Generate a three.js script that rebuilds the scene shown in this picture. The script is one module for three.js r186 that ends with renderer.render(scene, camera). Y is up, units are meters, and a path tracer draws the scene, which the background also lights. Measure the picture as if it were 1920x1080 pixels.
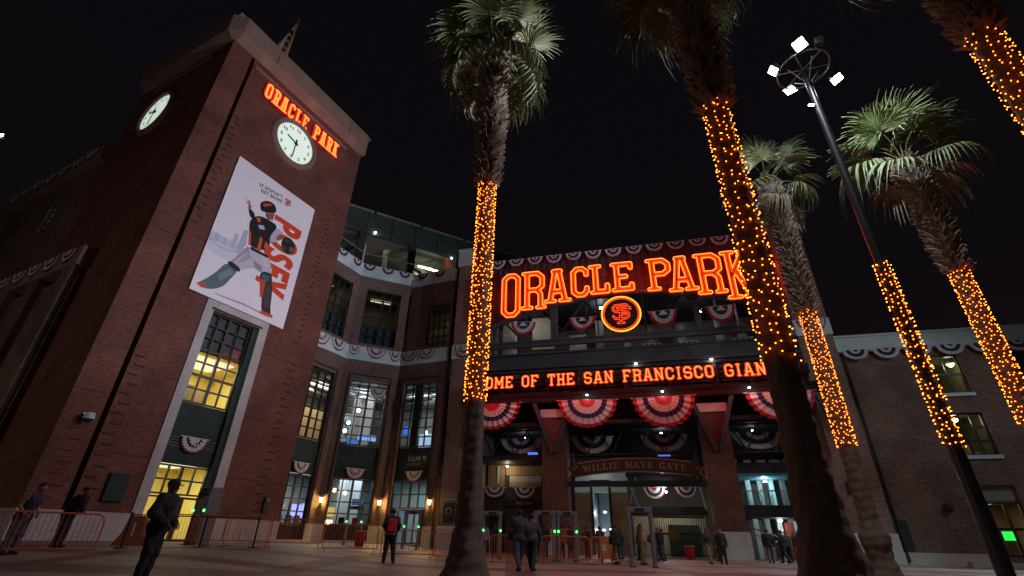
import * as THREE from 'three';
import { mergeGeometries } from 'three/addons/utils/BufferGeometryUtils.js';
import { RoundedBoxGeometry } from 'three/addons/geometries/RoundedBoxGeometry.js';
import { TextGeometry } from 'three/addons/geometries/TextGeometry.js';
import { FontLoader } from 'three/addons/loaders/FontLoader.js';
import { RectAreaLightUniformsLib } from 'three/addons/lights/RectAreaLightUniformsLib.js';

// ---------------------------------------------------------------- camera, sky, exposure
const scene = new THREE.Scene();
const camera = new THREE.PerspectiveCamera(62.49, 16 / 9, 0.1, 3000);
{
  const p = THREE.MathUtils.degToRad(28.049), r = THREE.MathUtils.degToRad(1.309);
  const fw = new THREE.Vector3(0, Math.sin(p), -Math.cos(p)), up = new THREE.Vector3(0, Math.cos(p), Math.sin(p)), rt = new THREE.Vector3(1, 0, 0);
  camera.position.set(0, 0.85, 0);
  camera.up.copy(up.multiplyScalar(Math.cos(r)).addScaledVector(rt, -Math.sin(r)));
  camera.lookAt(fw.add(camera.position));
}
const renderer = new THREE.WebGLRenderer({ antialias: true });
renderer.toneMapping = THREE.LinearToneMapping;
renderer.toneMappingExposure = 1;
renderer.shadowMap.enabled = true;
RectAreaLightUniformsLib.init();
{ // night sky: almost black blue, a little warmer city glow low down
  const W = 256, H = 128, d = new Float32Array(W * H * 4);
  for (let j = 0; j < H; j++) for (let i = 0; i < W; i++) {
    const el = ((j + 0.5) / H - 0.5) * Math.PI, k = Math.exp(-Math.max(0, el) * 2.2), o = (j * W + i) * 4;
    d[o] = 0.0028 + 0.0034 * k; d[o + 1] = 0.0027 + 0.0008 * k; d[o + 2] = 0.0038 + 0.0012 * k; d[o + 3] = 1;
  }
  const sky = new THREE.DataTexture(d, W, H, THREE.RGBAFormat, THREE.FloatType);
  sky.mapping = THREE.EquirectangularReflectionMapping; sky.magFilter = THREE.LinearFilter; sky.needsUpdate = true;
  scene.background = sky; scene.environment = sky; scene.environmentIntensity = 1;
}

// ---------------------------------------------------------------- helpers
let seed = 7;
const rnd = () => { seed = (seed + 0x6d2b79f5) | 0; let t = Math.imul(seed ^ (seed >>> 15), 1 | seed); t = (t + Math.imul(t ^ (t >>> 7), 61 | t)) ^ t; return ((t ^ (t >>> 14)) >>> 0) / 4294967296; };
const rr = (a, b) => a + (b - a) * rnd();
const sstep = THREE.MathUtils.smoothstep;
const V = (x, y, f) => new THREE.Vector3(x, y, -f);         // x right, y up, f metres ahead of the camera
const gy = (x, f) => 0.42 * (1 - sstep(x, -10, -2)) * sstep(f, 10, 19);   // the plaza rises a little towards the tower
const used = {};
const uniq = (n) => { const k = used[n] = (used[n] ?? -1) + 1; return k ? n + '_' + String(k).padStart(3, '0') : n; };
function tag(o, label, category, group) { o.userData.label = label; o.userData.category = category; if (group) o.userData.group = group; return o; }
function thing(name, label, category, group) { const o = new THREE.Group(); o.name = uniq(name); scene.add(o); return tag(o, label, category, group); }
function copy(src, label) { const c = src.clone(); c.name = uniq(src.name.replace(/_\d+$/, '')); c.userData = { ...src.userData }; if (label) c.userData.label = label; scene.add(c); return c; }
function part(parent, name, geo, mat, label) {
  const m = new THREE.Mesh(Array.isArray(geo) ? merge(geo) : geo, mat); m.name = name; m.castShadow = m.receiveShadow = true;
  if (label) m.userData.label = label; parent.add(m); return m;
}
function sub(parent, name) { const g = new THREE.Group(); g.name = name; parent.add(g); return g; }
function merge(list) { const l = list.map((g) => { g = g.index ? g.toNonIndexed() : g; for (const k of Object.keys(g.attributes)) if (!['position', 'normal', 'uv'].includes(k)) g.deleteAttribute(k); return g; }); return l.length > 1 ? mergeGeometries(l) : l[0]; }
const at = (g, x, y, z, rx = 0, ry = 0, rz = 0) => { if (rx) g.rotateX(rx); if (ry) g.rotateY(ry); if (rz) g.rotateZ(rz); return g.translate(x, y, z); };
// an axis-aligned block with uv in metres
function bx(x0, x1, y0, y1, z0, z1) {
  const g = new THREE.BoxGeometry(x1 - x0, y1 - y0, z1 - z0).toNonIndexed().translate((x0 + x1) / 2, (y0 + y1) / 2, (z0 + z1) / 2);
  const p = g.attributes.position, n = g.attributes.normal, u = g.attributes.uv;
  for (let i = 0; i < p.count; i++) Math.abs(n.getX(i)) > 0.5 ? u.setXY(i, p.getZ(i), p.getY(i)) : Math.abs(n.getY(i)) > 0.5 ? u.setXY(i, p.getX(i), p.getZ(i)) : u.setXY(i, p.getX(i), p.getY(i));
  return g;
}
function rbx(w, h, d, r = 0.02, s = 2) { return new RoundedBoxGeometry(w, h, d, s, r); }
// a wall in the x-y plane with openings, its face at z1
function wallGeo(x0, x1, y0, y1, holes, z0, z1) {
  const s = new THREE.Shape([[x0, y0], [x1, y0], [x1, y1], [x0, y1]].map((p) => new THREE.Vector2(...p)));
  for (const [a, b, c, d] of holes) s.holes.push(new THREE.Path([[a, c], [a, d], [b, d], [b, c]].map((p) => new THREE.Vector2(...p))));
  return new THREE.ExtrudeGeometry(s, { depth: z1 - z0, bevelEnabled: false }).translate(0, 0, z0);
}
function bar(a, b, r, r2 = r, n = 8) {
  const d = new THREE.Vector3().subVectors(b, a), g = new THREE.CylinderGeometry(r2, r, d.length(), n);
  g.applyQuaternion(new THREE.Quaternion().setFromUnitVectors(new THREE.Vector3(0, 1, 0), d.clone().normalize()));
  return g.translate((a.x + b.x) / 2, (a.y + b.y) / 2, (a.z + b.z) / 2);
}
const v3 = (x, y, z) => new THREE.Vector3(x, y, z);
// a square steel member between two points
function beam(a, b, w, h = w) {
  const d = new THREE.Vector3().subVectors(b, a), g = new THREE.BoxGeometry(w, d.length(), h);
  g.applyQuaternion(new THREE.Quaternion().setFromUnitVectors(new THREE.Vector3(0, 1, 0), d.clone().normalize()));
  return g.translate((a.x + b.x) / 2, (a.y + b.y) / 2, (a.z + b.z) / 2);
}
const pipe = (pts, r, n = 24, k = 6, closed = false) => new THREE.TubeGeometry(new THREE.CatmullRomCurve3(pts, closed, 'catmullrom', 0.1), n, r, k, closed);
// vertical planes of the place: local x along the wall, y up, z out towards the plaza
function frame(o, x, f, dx, df) { o.position.set(x, 0, -f); o.rotation.y = Math.atan2(df, dx); o.updateMatrixWorld(true); return o; }
const FT = [-22.74, 24.5, 0.4583, 0.8888];                                     // clock tower front
const F1 = [-15.09, 41.55, 0.4583, 0.8888], F2 = [-15.09, 41.55, 0.921, 0.3893], F3 = [-10.5, 43.49, 0.9266, -0.376];  // three facets of the corner
const FG = [-5.305, 41.2, 0.96767, -0.25222];                                  // gate front
const FR = [-5.305 + 0.96767 * 30.85, 41.2 - 0.25222 * 30.85, 0.96767, -0.25222];  // wing beyond the gate
const place = (F, s, y, z) => { const a = Math.atan2(F[3], F[2]); return v3(F[0] + s * Math.cos(a) + z * Math.sin(a), y, -F[1] - s * Math.sin(a) + z * Math.cos(a)); };
const turnOf = (F) => Math.atan2(F[3], F[2]);
function put(o, F, s, y, z) { o.position.copy(place(F, s, y, z)); o.rotation.y = turnOf(F); o.updateMatrixWorld(true); return o; }

// ---------------------------------------------------------------- textures and materials
function noise2(n, oct, sd) { // tileable value noise, 0..1
  let s = sd; const R = () => ((s = (s * 1664525 + 1013904223) >>> 0) / 4294967296), out = new Float32Array(n * n);
  for (let o = 0, c = 4, a = 0.5; o < oct; o++, c *= 2, a *= 0.55) {
    const g = Float32Array.from({ length: c * c }, R);
    for (let y = 0; y < n; y++) for (let x = 0; x < n; x++) {
      const u = (x / n) * c, v = (y / n) * c, i = Math.floor(u), j = Math.floor(v), fu = u - i, fv = v - j, su = fu * fu * (3 - 2 * fu), sv = fv * fv * (3 - 2 * fv), G = (p, q) => g[(q % c) * c + (p % c)];
      out[y * n + x] += a * ((G(i, j) * (1 - su) + G(i + 1, j) * su) * (1 - sv) + (G(i, j + 1) * (1 - su) + G(i + 1, j + 1) * su) * sv);
    }
  }
  let lo = 9, hi = -9; for (const q of out) { lo = Math.min(lo, q); hi = Math.max(hi, q); }
  return out.map((q) => (q - lo) / (hi - lo));
}
function tex(n, size, fn, srgb = true) { // size in metres
  const d = new Uint8Array(n * n * 4);
  for (let y = 0; y < n; y++) for (let x = 0; x < n; x++) { const c = fn(x, y), o = (y * n + x) * 4; d[o] = c[0]; d[o + 1] = c[1]; d[o + 2] = c[2]; d[o + 3] = 255; }
  const t = new THREE.DataTexture(d, n, n); t.magFilter = THREE.LinearFilter; t.wrapS = t.wrapT = THREE.RepeatWrapping; t.repeat.set(1 / size, 1 / size);
  if (srgb) t.colorSpace = THREE.SRGBColorSpace; t.needsUpdate = true; return t;
}
const toS = (x) => Math.round(255 * (x <= 0.0031308 ? 12.92 * x : 1.055 * Math.pow(x, 1 / 2.4) - 0.055));
function brickTex(base, sd, vary = 0.3) {
  const n = 1024, size = 7.04, nx = 32, ny = 96, nz = noise2(256, 5, sd), cell = new Map();
  let s = sd; const R = () => ((s = (s * 1664525 + 1013904223) >>> 0) / 4294967296);
  const tone = Float32Array.from({ length: nx * ny }, () => 1 + (R() - 0.5) * vary * 2 * (R() < 0.1 ? 1.6 : 0.8)), warm = Float32Array.from({ length: nx * ny }, () => (R() - 0.5) * 0.16);
  return tex(n, size, (x, y) => {
    const row = Math.floor((y / n) * ny), fy = (y / n) * ny - row, u = (x / n) * nx + (row % 2 ? 0.5 : 0), c = Math.floor(u) % nx, fx = u - Math.floor(u);
    const big = 0.66 + 0.64 * nz[((y >> 2) & 255) * 256 + ((x >> 2) & 255)], m = fy < 0.15 || fx < 0.05;
    const k = m ? 0.82 * big : tone[row * nx + c] * big, w = m ? 0 : warm[row * nx + c];
    return m ? [toS(0.11 * k), toS(0.07 * k), toS(0.055 * k)] : [toS(base[0] * k * (1 + w)), toS(base[1] * k), toS(base[2] * k * (1 - w))];
  });
}
function stoneTex(base, sd, size = 5, blocks = true) {
  const nz = noise2(256, 6, sd), n = 512;
  return tex(n, size, (x, y) => {
    const k = 0.8 + 0.36 * nz[(y >> 1) * 256 + (x >> 1)], row = Math.floor((y / n) * 6), j = blocks && ((y % 85.33) < 2 || ((x + (row % 2) * 64) % 128) < 2) ? 0.62 : 1;
    return base.map((b) => toS(b * k * j));
  });
}
const std = (o) => new THREE.MeshStandardMaterial({ roughness: 0.75, ...o });
const rgb = (r, g, b) => new THREE.Color().setRGB(r, g, b);
const glow = (r, g, b, base = 0.02) => std({ color: rgb(base, base, base), emissive: rgb(r, g, b), emissiveIntensity: 1 });
const M = {
  brick: std({ map: brickTex([0.17, 0.056, 0.04], 11), roughness: 0.85 }),
  brickDark: std({ map: brickTex([0.18, 0.122, 0.096], 23), roughness: 0.88 }),
  brickGate: std({ map: brickTex([0.155, 0.076, 0.056], 31), roughness: 0.88 }),
  brickPillar: std({ map: brickTex([0.25, 0.165, 0.13], 37), roughness: 0.88 }),
  brickSolo: std({ color: rgb(0.07, 0.028, 0.023), roughness: 0.85 }),
  stone: std({ map: stoneTex([0.5, 0.49, 0.47], 5), roughness: 0.8 }),
  cast: std({ map: stoneTex([0.28, 0.18, 0.135], 6, 5, false), roughness: 0.82 }),
  white: std({ map: stoneTex([0.54, 0.7, 0.7], 9, 6, false), roughness: 0.6 }),
  green: std({ map: stoneTex([0.02, 0.045, 0.04], 12, 3, false), roughness: 0.8 }),
  frame: std({ color: rgb(0.016, 0.022, 0.02), roughness: 0.45 }),
  steel: std({ map: stoneTex([0.06, 0.07, 0.084], 14, 4, false), roughness: 0.5 }),
  steelDark: std({ map: stoneTex([0.03, 0.031, 0.034], 15, 4, false), roughness: 0.7 }),
  dark: std({ color: rgb(0.02, 0.02, 0.021), roughness: 0.8 }), canopy: std({ color: rgb(0.012, 0.012, 0.013), roughness: 0.95 }),
  concrete: std({ map: stoneTex([0.25, 0.245, 0.235], 17, 4, false), roughness: 0.85 }),
  tan: std({ map: stoneTex([0.34, 0.24, 0.14], 18, 4, false), roughness: 0.8 }),
  cream: std({ map: stoneTex([0.55, 0.5, 0.4], 19, 4, false), roughness: 0.8 }),
  yellow: std({ color: rgb(0.88, 0.74, 0.3), roughness: 0.9 }),
  glass: new THREE.MeshPhysicalMaterial({ color: rgb(0.9, 0.94, 0.92), roughness: 0, transmission: 1, thickness: 0, ior: 1.5, specularIntensity: 0.45 }),
  bark: std({ map: stoneTex([0.13, 0.095, 0.07], 21, 1.2, false), roughness: 0.95 }),
  boot: std({ map: stoneTex([0.22, 0.16, 0.12], 22, 0.6, false), roughness: 0.9 }),
  leaf: new THREE.MeshPhysicalMaterial({ color: rgb(0.13, 0.155, 0.055), roughness: 0.5, transmission: 0.25, thickness: 0, side: THREE.DoubleSide }),
  leafPale: new THREE.MeshPhysicalMaterial({ color: rgb(0.2, 0.215, 0.1), roughness: 0.5, transmission: 0.2, thickness: 0, side: THREE.DoubleSide }),
  leafDry: std({ color: rgb(0.24, 0.19, 0.12), roughness: 0.8, side: THREE.DoubleSide }),
  stalk: std({ color: rgb(0.13, 0.11, 0.05), roughness: 0.6 }),
  orangePaint: std({ color: rgb(0.62, 0.14, 0.035), roughness: 0.45 }),
  orangePlastic: std({ color: rgb(0.6, 0.17, 0.04), roughness: 0.5 }),
  redPlastic: std({ color: rgb(0.45, 0.02, 0.025), roughness: 0.4 }),
  clothRed: std({ color: rgb(0.42, 0.025, 0.04), roughness: 0.85, side: THREE.DoubleSide }),
  clothWhite: std({ color: rgb(0.62, 0.61, 0.6), roughness: 0.85, side: THREE.DoubleSide }),
  clothMaroon: std({ color: rgb(0.2, 0.03, 0.06), roughness: 0.85, side: THREE.DoubleSide }),
  clothBlue: std({ color: rgb(0.025, 0.035, 0.11), roughness: 0.85, side: THREE.DoubleSide }),
  neon: glow(5, 0.85, 0.05), neonIn: glow(2.4, 0.13, 0.015), neonLine: glow(4.6, 0.5, 0.07), neonHaloBox: std({ color: rgb(0.5, 0.035, 0.03), roughness: 0.5 }),
  lampWhite: glow(14, 15, 15, 0.5), lampFlood: glow(30, 34, 36, 0.5), lampWarm: glow(12, 7.2, 2.2, 0.4), led: glow(0.3, 4.5, 0.6), tube: glow(9, 9, 6.5, 0.5), bulb: glow(15, 2.3, 0.12),
  skin: std({ color: rgb(0.36, 0.19, 0.13), roughness: 0.6 }), hair: std({ color: rgb(0.02, 0.014, 0.011), roughness: 0.7 }),
  black: std({ color: rgb(0.014, 0.014, 0.017), roughness: 0.75 }), greyMetal: std({ color: rgb(0.33, 0.34, 0.36), roughness: 0.4, metalness: 0.3 }), brass: std({ color: rgb(0.25, 0.17, 0.05), roughness: 0.45, metalness: 0.5 }),
};
const cloth = (r, g, b) => std({ color: rgb(r, g, b), roughness: 0.85 });


// ---------------------------------------------------------------- lights of the plaza
function spot(x, y, f, tx, ty, tf, I, ang, c = [0.84, 0.92, 1.1], pen = 0.6, rad = 8) {
  const l = new THREE.SpotLight(rgb(...c), I, 0, THREE.MathUtils.degToRad(ang), pen, 2); l.position.copy(V(x, y, f)); l.target.position.copy(V(tx, ty, tf));
  l.castShadow = true; l.shadow.radius = rad; l.name = 'flood_light'; scene.add(l, l.target); return l;
}
function lamp(p, I, c, rad = 5, name = 'lamp_light') { const l = new THREE.PointLight(rgb(...c), I, 0, 2); l.position.copy(p); l.shadow.radius = rad; l.castShadow = true; l.name = name; scene.add(l); return l; }
function areaLight(p, look, w, h, I, c) { const l = new THREE.RectAreaLight(rgb(...c), I, w, h); l.position.copy(p); l.lookAt(look); l.name = 'panel_light'; scene.add(l); return l; }

// ---------------------------------------------------------------- ground
{
  const xs = [], fs = [];
  for (let x = -400; x <= 400; x += Math.abs(x) < 40 ? 0.5 : 20) xs.push(x);
  for (let f = -60; f <= 400; f += f >= 0 && f < 50 ? 0.5 : 20) fs.push(f);
  const pos = [], uv = [], idx = [];
  for (const f of fs) for (const x of xs) { pos.push(x, gy(x, f), -f); uv.push(x, f); }
  const n = xs.length;
  for (let j = 0; j + 1 < fs.length; j++) for (let i = 0; i + 1 < n; i++) { const a = j * n + i; idx.push(a, a + 1, a + n, a + 1, a + n + 1, a + n); }
  const g = new THREE.BufferGeometry(); g.setAttribute('position', new THREE.Float32BufferAttribute(pos, 3)); g.setAttribute('uv', new THREE.Float32BufferAttribute(uv, 2)); g.setIndex(idx); g.computeVertexNormals();
  const nz = noise2(256, 6, 77), fine = noise2(256, 3, 78), N = 1024, size = 12;
  const map = tex(N, size, (x, y) => { // concrete pavers between bands of red brick pavers, with worn grain
    const mx = (x / N) * size, my = (y / N) * size, band = (mx % 6) < 0.9 || (my % 6) < 1.5, k = (0.6 + 0.72 * nz[(y >> 2) * 256 + (x >> 2)]) * (0.9 + 0.2 * fine[(y & 255) * 256 + (x & 255)]);
    const j = band ? ((mx % 0.24) < 0.02 || (my % 0.12) < 0.02) : ((mx % 0.6) < 0.018 || (my % 0.6) < 0.018), b = band ? [0.16, 0.085, 0.075] : [0.26, 0.225, 0.21];
    return b.map((q) => toS(q * k * (j ? 0.55 : 1)));
  });
  const m = new THREE.Mesh(g, std({ map, roughness: 0.55 })); m.name = 'plaza_ground'; m.receiveShadow = true; m.userData = { kind: 'structure', label: 'wide plaza paved with grey pavers and red brick bands' }; scene.add(m);
}
// ---------------------------------------------------------------- slab letters: strokes -> outline loops
function strokes(ch, W, H, t) {
  const L = t, R = W - t, B = t, T = H - t, c = Math.min(0.22 * W, 0.3 * H), Mm = H * 0.5, e = t * 0.9, x0 = L + e, x1 = R - e, S = [], w = t * 2.1, hs = t * 0.75;
  const pl = (...p) => { for (let i = 0; i + 1 < p.length; i++) S.push([...p[i], ...p[i + 1], t]); };
  const sf = (x, y, a = w) => S.push([x - a, y === 'b' ? hs : H - hs, x + a, y === 'b' ? hs : H - hs, hs]);
  switch (ch) {
    case 'O': pl([L + c, B], [R - c, B], [R, B + c], [R, T - c], [R - c, T], [L + c, T], [L, T - c], [L, B + c], [L + c, B]); break;
    case 'C': pl([R, B + c + 0.1 * H], [R, B + c], [R - c, B], [L + c, B], [L, B + c], [L, T - c], [L + c, T], [R - c, T], [R, T - c], [R, T - c - 0.1 * H]); break;
    case 'G': pl([R - 0.3 * W, Mm - t * 0.5], [R, Mm - t * 0.5], [R, B + c], [R - c, B], [L + c, B], [L, B + c], [L, T - c], [L + c, T], [R - c, T], [R, T - c], [R, T - c - 0.05 * H]); break;
    case 'S': pl([L, B + c + 0.05 * H], [L, B + c], [L + c, B], [R - c, B], [R, B + c], [R, Mm - c * 0.5], [R - c * 0.7, Mm], [L + c * 0.7, Mm], [L, Mm + c * 0.5], [L, T - c], [L + c, T], [R - c, T], [R, T - c], [R, T - c - 0.05 * H]); break;
    case 'P': case 'R': pl([x0, B], [x0, T]); pl([x0, T], [R - c, T], [R, T - c], [R, Mm + c * 0.8], [R - c, Mm], [x0, Mm]); sf(x0, 'b'); sf(x0 - e * 0.4, 't', w * 0.7);
      if (ch === 'R') { pl([R - c * 1.2, Mm], [x1, Mm - c], [x1, B]); sf(x1 + e * 0.2, 'b', w * 0.8); } break;
    case 'A': pl([x0, B], [W / 2 - t * 0.9, T]); pl([x1, B], [W / 2 + t * 0.9, T]); pl([x0 + 0.14 * W, H * 0.32], [x1 - 0.14 * W, H * 0.32]); S.push([W / 2 - t * 1.6, T, W / 2 + t * 1.6, T, t]); sf(x0, 'b'); sf(x1, 'b'); break;
    case 'E': pl([R, T - 0.14 * H], [R, T], [x0, T], [x0, B], [R, B], [R, B + 0.14 * H]); pl([x0, Mm], [R - 0.26 * W, Mm]); sf(x0 - e * 0.4, 'b', w * 0.7); sf(x0 - e * 0.4, 't', w * 0.7); break;
    case 'F': pl([R, T - 0.14 * H], [R, T], [x0, T], [x0, B]); pl([x0, Mm], [R - 0.26 * W, Mm]); sf(x0, 'b'); sf(x0 - e * 0.4, 't', w * 0.7); break;
    case 'L': pl([x0, T], [x0, B], [R, B], [R, B + 0.2 * H]); sf(x0, 't'); sf(x0 - e * 0.4, 'b', w * 0.7); break;
    case 'K': pl([x0, B], [x0, T]); pl([x0, Mm - 0.06 * H], [x1, T]); pl([x0 + 0.24 * W, Mm + 0.05 * H], [x1, B]); sf(x0, 'b'); sf(x0, 't'); sf(x1, 'b'); sf(x1, 't', w * 0.8); break;
    case 'H': pl([x0, B], [x0, T]); pl([x1, B], [x1, T]); pl([x0, Mm], [x1, Mm]); for (const x of [x0, x1]) { sf(x, 'b'); sf(x, 't'); } break;
    case 'T': pl([L, T - 0.16 * H], [L, T], [R, T], [R, T - 0.16 * H]); pl([W / 2, T], [W / 2, B]); sf(W / 2, 'b'); break;
    case 'M': pl([x0, B], [x0, T], [W / 2, H * 0.32], [x1, T], [x1, B]); sf(x0, 'b'); sf(x1, 'b'); sf(x0 - e * 0.4, 't', w * 0.6); sf(x1 + e * 0.4, 't', w * 0.6); break;
    case 'N': pl([x0, B], [x0, T], [x1, B], [x1, T]); sf(x0, 'b'); sf(x1, 't'); sf(x0 - e * 0.4, 't', w * 0.6); break;
    case 'I': pl([W / 2, B], [W / 2, T]); sf(W / 2, 'b'); sf(W / 2, 't'); break;
  }
  return S;
}
function loopsOf(S, W, H, off, res) { // contour of the union of strokes, grown by off
  const x0 = -0.15 * W - 0.1, y0 = -0.1 * H - 0.1, nx = Math.ceil((W * 1.3 + 0.2) / res), ny = Math.ceil((H * 1.2 + 0.2) / res), D = new Float32Array((nx + 1) * (ny + 1));
  for (let j = 0; j <= ny; j++) for (let i = 0; i <= nx; i++) {
    const x = x0 + i * res, y = y0 + j * res; let d = 9;
    for (const [a, b, p, q, r] of S) { const ux = p - a, uy = q - b, l = ux * ux + uy * uy || 1e-9, k = Math.min(1, Math.max(0, ((x - a) * ux + (y - b) * uy) / l)); d = Math.min(d, Math.hypot(x - a - k * ux, y - b - k * uy) - r); }
    D[j * (nx + 1) + i] = d - off;
  }
  const next = new Map(), P = new Map(), key = (i, j, h) => (j * (nx + 1) + i) * 2 + h;
  const pt = (i, j, h) => { const k = key(i, j, h); if (!P.has(k)) { const a = D[j * (nx + 1) + i], b = h ? D[(j + 1) * (nx + 1) + i] : D[j * (nx + 1) + i + 1], f = a / (a - b); P.set(k, h ? [x0 + i * res, y0 + (j + f) * res] : [x0 + (i + f) * res, y0 + j * res]); } return k; };
  for (let j = 0; j < ny; j++) for (let i = 0; i < nx; i++) {
    const c = [D[j * (nx + 1) + i], D[j * (nx + 1) + i + 1], D[(j + 1) * (nx + 1) + i + 1], D[(j + 1) * (nx + 1) + i]].map((d) => d < 0), E = [[i, j, 0], [i + 1, j, 1], [i, j + 1, 0], [i, j, 1]];
    const ins = [], outs = [];
    for (let k = 0; k < 4; k++) { const a = c[k], b = c[(k + 1) % 4]; if (a && !b) outs.push(k); else if (!a && b) ins.push(k); }
    for (const o of outs) { let bst = ins[0]; for (const q of ins) if ((q - o + 4) % 4 < (bst - o + 4) % 4) bst = q; next.set(pt(...E[o]), pt(...E[bst])); }
  }
  const out = [], seen = new Set();
  for (const k of next.keys()) { if (seen.has(k)) continue; const l = []; let q = k; while (q !== undefined && !seen.has(q)) { seen.add(q); l.push(P.get(q)); q = next.get(q); } if (l.length > 6) out.push(simplify(l, res * 0.35)); }
  return out;
}
function simplify(l, eps) {
  const keep = new Uint8Array(l.length), n = l.length, mid = n >> 1, rdp = (a, b) => { let m = 0, w = -1; const A = l[a % n], Bq = l[b % n], ux = Bq[0] - A[0], uy = Bq[1] - A[1], ln = Math.hypot(ux, uy) || 1e-9; for (let i = a + 1; i < b; i++) { const p = l[i % n], d = Math.abs((p[0] - A[0]) * uy - (p[1] - A[1]) * ux) / ln; if (d > m) { m = d; w = i; } } if (m > eps) { keep[w % n] = 1; rdp(a, w); rdp(w, b); } };
  keep[0] = keep[mid] = 1; rdp(0, mid); rdp(mid, n); return l.filter((_, i) => keep[i]);
}
const areaOf = (l) => l.reduce((s, p, i) => { const q = l[(i + 1) % l.length]; return s + p[0] * q[1] - q[0] * p[1]; }, 0) / 2;
function plateGeo(loops, depth) {
  const big = loops.filter((l) => areaOf(l) * Math.sign(areaOf(loops.reduce((a, b) => (Math.abs(areaOf(b)) > Math.abs(areaOf(a)) ? b : a)))) > 0), holes = loops.filter((l) => !big.includes(l));
  const sh = big.map((l) => new THREE.Shape(l.map((p) => new THREE.Vector2(...p))));
  for (const h of holes) { const c = h[0]; const k = big.findIndex((l) => { let r = false; for (let i = 0, j = l.length - 1; i < l.length; j = i++) if (l[i][1] > c[1] !== l[j][1] > c[1] && c[0] < ((l[j][0] - l[i][0]) * (c[1] - l[i][1])) / (l[j][1] - l[i][1]) + l[i][0]) r = !r; return r; }); if (k >= 0) sh[k].holes.push(new THREE.Path(h.map((p) => new THREE.Vector2(...p)))); }
  return new THREE.ExtrudeGeometry(sh, { depth, bevelEnabled: false });
}
const tubeLoop = (l, r, z) => merge(l.map((p, i) => { const q = l[(i + 1) % l.length]; return bar(v3(p[0], p[1], z), v3(q[0], q[1], z), r, r, 5); }));
const letterCache = {};
function neonLetter(ch, W, H, t, kind) { // kind 'outline': dark red box, widened to paint the red halo, with two neon outlines; 'solid': glowing stroke on a thin red box widened likewise
  const k = [ch, W.toFixed(2), H.toFixed(2), t, kind].join(); if (letterCache[k]) return letterCache[k].clone();
  const g = new THREE.Group(); g.name = 'letter'; const S = strokes(ch, W, H, t), res = t / 3;
  if (kind === 'outline') {
    part(g, 'letter_box', plateGeo(loopsOf(S, W, H, 0.1, res), 0.18).translate(0, 0, -0.2), M.neonHaloBox);
    part(g, 'neon_tube', loopsOf(S, W, H, 0, res).map((l) => tubeLoop(l, 0.03, 0.05)), M.neon);
    part(g, 'neon_tube', loopsOf(S, W, H, -t * 0.55, res).map((l) => tubeLoop(l, 0.024, 0.04)), M.neonIn);
  } else {
    part(g, 'letter_box', plateGeo(loopsOf(S, W, H, t * 1.5, res), 0.1).translate(0, 0, -0.12), M.neonHaloBox);
    part(g, 'neon_tube', plateGeo(loopsOf(S, W, H, -t * 0.2, res), 0.06), M.neonLine);
  }
  letterCache[k] = g; return g;
}
const ADV = { I: 0.6, M: 1.28, N: 1.08, A: 1.12, O: 1, L: 0.95, ' ': 0.72 };
function neonLine(th, text, s0, s1, y, H, t, w, kind, z = 0) { // letters spread evenly between s0 and s1
  const gap = 0.34 * w, ws = [...text].map((c) => (ADV[c] ?? 1) * w); let tot = ws.reduce((a, b) => a + b, 0) + gap * (text.length - 1); const k = (s1 - s0) / tot; let x = s0;
  [...text].forEach((c, i) => { if (c !== ' ') { const l = neonLetter(c, ws[i] * k, H, t, kind); l.position.set(x, y, z); th.add(l); } x += (ws[i] + gap) * k; });
}

// ---------------------------------------------------------------- pleated bunting
function fanGeo(r0, r1, w, h, zz, pl = 22, scallop = 0) {
  const n = pl * 4, pos = [], uv = [], idx = [];
  for (let i = 0; i <= n; i++) { const a = Math.PI + (i / n) * Math.PI, f = Math.cos((i / n) * pl * 2 * Math.PI), r1s = r1 * (1 - scallop * (0.5 + 0.5 * f));
    for (let j = 0; j <= 3; j++) { const r = r0 + ((r1s - r0) * j) / 3; pos.push(Math.cos(a) * r * w * 0.5, Math.sin(a) * r * h, zz + 0.035 * w * (f * 0.5) * r + 0.05 * Math.sin(a * 3) * w * r * r * 0.3); uv.push(Math.cos(a) * r, Math.sin(a) * r); } }
  for (let i = 0; i < n; i++) for (let j = 0; j < 3; j++) { const a = i * 4 + j; idx.push(a, a + 4, a + 1, a + 1, a + 4, a + 5); }
  const g = new THREE.BufferGeometry(); g.setAttribute('position', new THREE.Float32BufferAttribute(pos, 3)); g.setAttribute('uv', new THREE.Float32BufferAttribute(uv, 2)); g.setIndex(idx); g.computeVertexNormals(); return g;
}
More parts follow.
